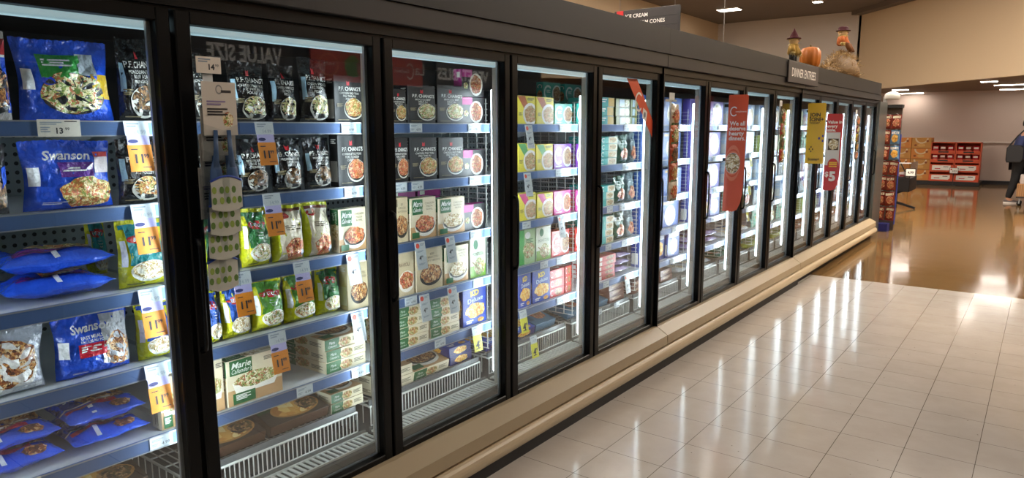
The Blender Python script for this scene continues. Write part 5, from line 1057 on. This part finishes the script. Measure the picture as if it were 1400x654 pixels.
R = empty('shoulder_bag', (bx, by, .88), 'black shoulder bag hanging on the shopper in blue jacket', 'bag'); mb.add(vs, fs, pm('#141316', .6), False); part('pouch', mb, R)
mb = MB(); mb.tube([(bx-.06, by, 1.22), (PX-.06, PY-.25, 1.42), (PX+.03, PY-.2, 1.53), (PX+.06, PY-.14, 1.56)], .014, pm('#141316', .6), 8); part('strap', mb, R)
# carton on a low dolly, cut by the right edge
c0_ = on_y(1391, 252, 17.75)
mb = MB(); mb.box((c0_.x, 17.6, .16), (c0_.x+.6, 18.0, .19), pm('#3a3634', .5), .004)
R = empty('dolly', (c0_.x+.3, 17.8, 0), 'low dark dolly under the cardboard carton at right edge', 'dolly'); part('platform', mb, R)
for dx in (.06, .54):
    for dy in (.05, .35):
        mb = MB(); mb.tube([(c0_.x+dx, 17.6+dy-.015, .045), (c0_.x+dx, 17.6+dy+.015, .045)], .045, BLACK, 14); mb.box((c0_.x+dx-.012, 17.6+dy-.02, .045), (c0_.x+dx+.012, 17.6+dy+.02, .16), ALU); part('caster', mb, R)
mb = MB(); mb.box((c0_.x, 17.6, .191), (c0_.x+.5, 18.0, .45), pm('#a5794c', .7), .005)
for i in range(14): mb.box((c0_.x+.015+i*.035, 17.598, .2), (c0_.x+.03+i*.035, 17.6005, .44), pm('#8a6440', .7))
thing('cardboard_carton', mb, (c0_.x+.25, 17.8, .191), 'ribbed brown cardboard carton beside the shopper at right edge', 'carton')
mb = MB(); mb.box((c0_.x+.04, 17.65, .4505), (c0_.x+.46, 17.95, .64), pm('#b9aca6', .5), .012); mb.box((c0_.x+.038, 17.66, .56), (c0_.x+.462, 17.94, .6), pm('#8d8078', .5)); thing('storage_tub', mb, (c0_.x+.25, 17.8, .4505), 'pale grey tub on top of the brown carton', 'tub')
# ------------------------------------------------------------------ freezer line across the aisle (its header shows in the door glass)
XO = 2.72
R = empty('freezer_case', (XO, -1.2, 0), 'dark freezer line across the aisle, header lettering mirrored in glass', 'freezer')
mb = MB(); mb.box((XO, -1.2, 0), (XO+.85, 6.6, 2.0), FRAME2); part('cabinet_body', mb, R)
mb = MB(); mb.box((XO-.05, -1.2, 1.99), (XO+.4, 6.6, 2.26), FASC, .003); part('fascia_panel', mb, R)
def face_mx(x, y1, z0): return lambda a, b, o: (x-o, y1-a, z0+b)       # print facing -x, read from the aisle
def opp(px0, px1, py):                                                 # mirrored sight line -> span along the far header
    ys_ = []
    for px in (px0, px1):
        p = on_x(px, py, 0); d = p-Vector(CAM); t = (-XO+.05-CAM[0])/d.x; ys_.append((Vector(CAM)+d*t).y)
    return ys_
y0_, y1_ = opp(287, 390, 70); mb = MB(); mb.box((XO-.062, y0_-.12, 2.02), (XO-.051, y1_+.1, 2.25), pm('#3d3635', .5)); lay(mb, [T('VALUE SIZE', .5, .5, 1, pm('#ffffff', .6), maxw=1.0, bold=.03)], abs(y1_-y0_), .115, face_mx(XO-.062, y1_, 2.09), .0006)
thing('header_sign', mb, (XO-.051, (y0_+y1_)/2, 2.02), 'VALUE SIZE header sign seen mirrored in the second door glass', 'sign')
y0_, y1_ = opp(603, 672, 100); mb = MB(); mb.box((XO-.062, y0_-.02, 2.02), (XO-.051, y1_+.2, 2.25), pm('#3d3635', .5)); lay(mb, [T('VEGETABLES', .5, .5, 1, pm('#ffffff', .6), maxw=1.0, bold=.03)], abs(y1_-y0_), .11, face_mx(XO-.062, y1_, 2.075), .0006)
thing('header_sign', mb, (XO-.051, (y0_+y1_)/2, 2.02), 'VEGETABLES header sign seen mirrored in the third door glass', 'sign')
y0_, y1_ = opp(430, 582, 90)[0], opp(430, 582, 95)[1]; W = y1_-y0_; mb = MB(); mb.box((XO-.062, y0_, 1.99), (XO-.051, y1_, 2.25), pm('#c23a2a', .45))
lay(mb, [('ell', .86, .5, .08, .36, OR2), ('ell', .86, .5, .07, .3, pm('#c23a2a', .45)), T('hearty', .86, .55, .12, SIGNW), ('blob', .66, .5, .07, .35, pm('#5f8a3a', .5)), ('blob', .58, .45, .05, .3, pm('#a4574a', .5)), ('arc', .13, .5, .04, .28, .2, SIGNW), T('Compliments', .21, .5, .12, SIGNW, maxw=.14), T('La', .03, .6, .4, SIGNW), T('C', .51, .6, .3, SIGNW)], W, .26, face_mx(XO-.062, y1_, 1.99), .0006)
thing('banner_sign', mb, (XO-.051, (y0_+y1_)/2, 1.99), 'red banner sign seen mirrored in the second and third door glass', 'sign')
for k in range(9):
    ya = -1.1+k*.85; mb = MB(); mb.box((XO-.03, ya, .3), (XO, ya+.83, 1.95), FRAME, .004); mb.box((XO-.034, ya+.06, .36), (XO-.03, ya+.77, 1.9), pm('#191b1e', .25)); part('door', mb, R)

# ------------------------------------------------------------------ lamps of the store, and unseen ones added for the far walls
LAMP = emit('ceiling_lamp_warm', (1.0, .92, .82), 14.0); LAMPN = emit('ceiling_lamp_low', (1.0, .92, .84), 36.0)
LAMP_ADDED = emit('added_lamp_bright', (1.0, .90, .78), 52.0)
def fixture(x, y, z, lx, ly, label, mat=LAMP, grp='linear ceiling lamps'):
    R = empty('ceiling_light', (x, y, z), label, 'ceiling light', grp)
    mb = MB(); mb.box((x-lx/2-.02, y-ly/2-.02, z-.03), (x+lx/2+.02, y+ly/2+.02, z), pm('#d5cfc6', .5)); part('housing', mb, R)
    mb = MB(); mb.box((x-lx/2, y-ly/2, z-.038), (x+lx/2, y+ly/2, z-.0305), mat); part('diffuser', mb, R)
p = on_z(873, 7, 5.3); fixture(p.x, p.y, 5.3, 1.2, .5, 'bright ceiling lamp above the hanging ice cream sign')
p = on_z(997, 12, 4.78); fixture(p.x, p.y, 4.78, .55, .35, 'small ceiling lamp on the dark ceiling right of the wire')
p = on_z(1118, 1, 4.78); fixture(p.x, p.y, 4.78, .2, .2, 'small spot lamp at the top edge above the scarecrow')
for i, (xa, ya_, xb, yb_) in enumerate(((1219, 121.5, 1243, 121.5), (1231, 126.5, 1263, 126), (1338, 109.5, 1350, 109), (1361, 116, 1420, 112), (1368, 121.5, 1425, 119))):
    a, b = on_z(xa, ya_, 2.63), on_z(xb, yb_, 2.63); c = (a+b)/2
    if i == 2: c += Vector((.1, .25, 0))
    fixture(c.x, c.y, 2.63, max(.3, abs(b.x-a.x)), .14, 'thin lamp strip under the low back ceiling, %s from left' % ORD[i], LAMPN, 'lamp strips under the low ceiling')
n = 0
for x in (-9.5, -4.3, -.3, 3.2, 6.8):
    for y in (-5.5, -2, 1.5, 5, 8.5):
        if x == -4.3 or (x < -5 and y > 6): z = 4.78 if x == -4.3 and y > 2 else 5.3
        else: z = 5.3
        n += 1; fixture(x, y, z, .35, 1.6, 'long unseen ceiling lamp added to brighten the far walls', LAMP, 'long aisle lamps')
for x, y, z in ((2.9, 13.2, 5.3), (.6, 12.3, 5.3), (1.7, 12.8, 5.3), (-3.2, 15.5, 4.78), (-3.2, 7, 4.78), (-3.2, 10, 4.78), (-3.2, 13, 4.78), (4.2, 8.5, 5.3), (4.2, 11.5, 5.3), (7, 8, 5.3)): fixture(x, y, z, .5, 1.8, 'long unseen ceiling lamp added to brighten the far walls', LAMP_ADDED, 'long aisle lamps')  # out-of-view lamps added to lift the soffit and rear walls
world = bpy.data.worlds.new('world'); scene.world = world; world.use_nodes = True
bg = world.node_tree.nodes['Background']; bg.inputs[0].default_value = (.9, .78, .66, 1); bg.inputs[1].default_value = .18
scene.view_settings.view_transform = 'Standard'; scene.view_settings.look = 'None'; scene.view_settings.gamma = 1.0; scene.view_settings.use_curve_mapping = False
scene.view_settings.exposure = 0.0
scene.cycles.max_bounces = 10; scene.cycles.transparent_max_bounces = 24; scene.cycles.sample_clamp_indirect = 4.0; scene.cycles.blur_glossy = 0.3
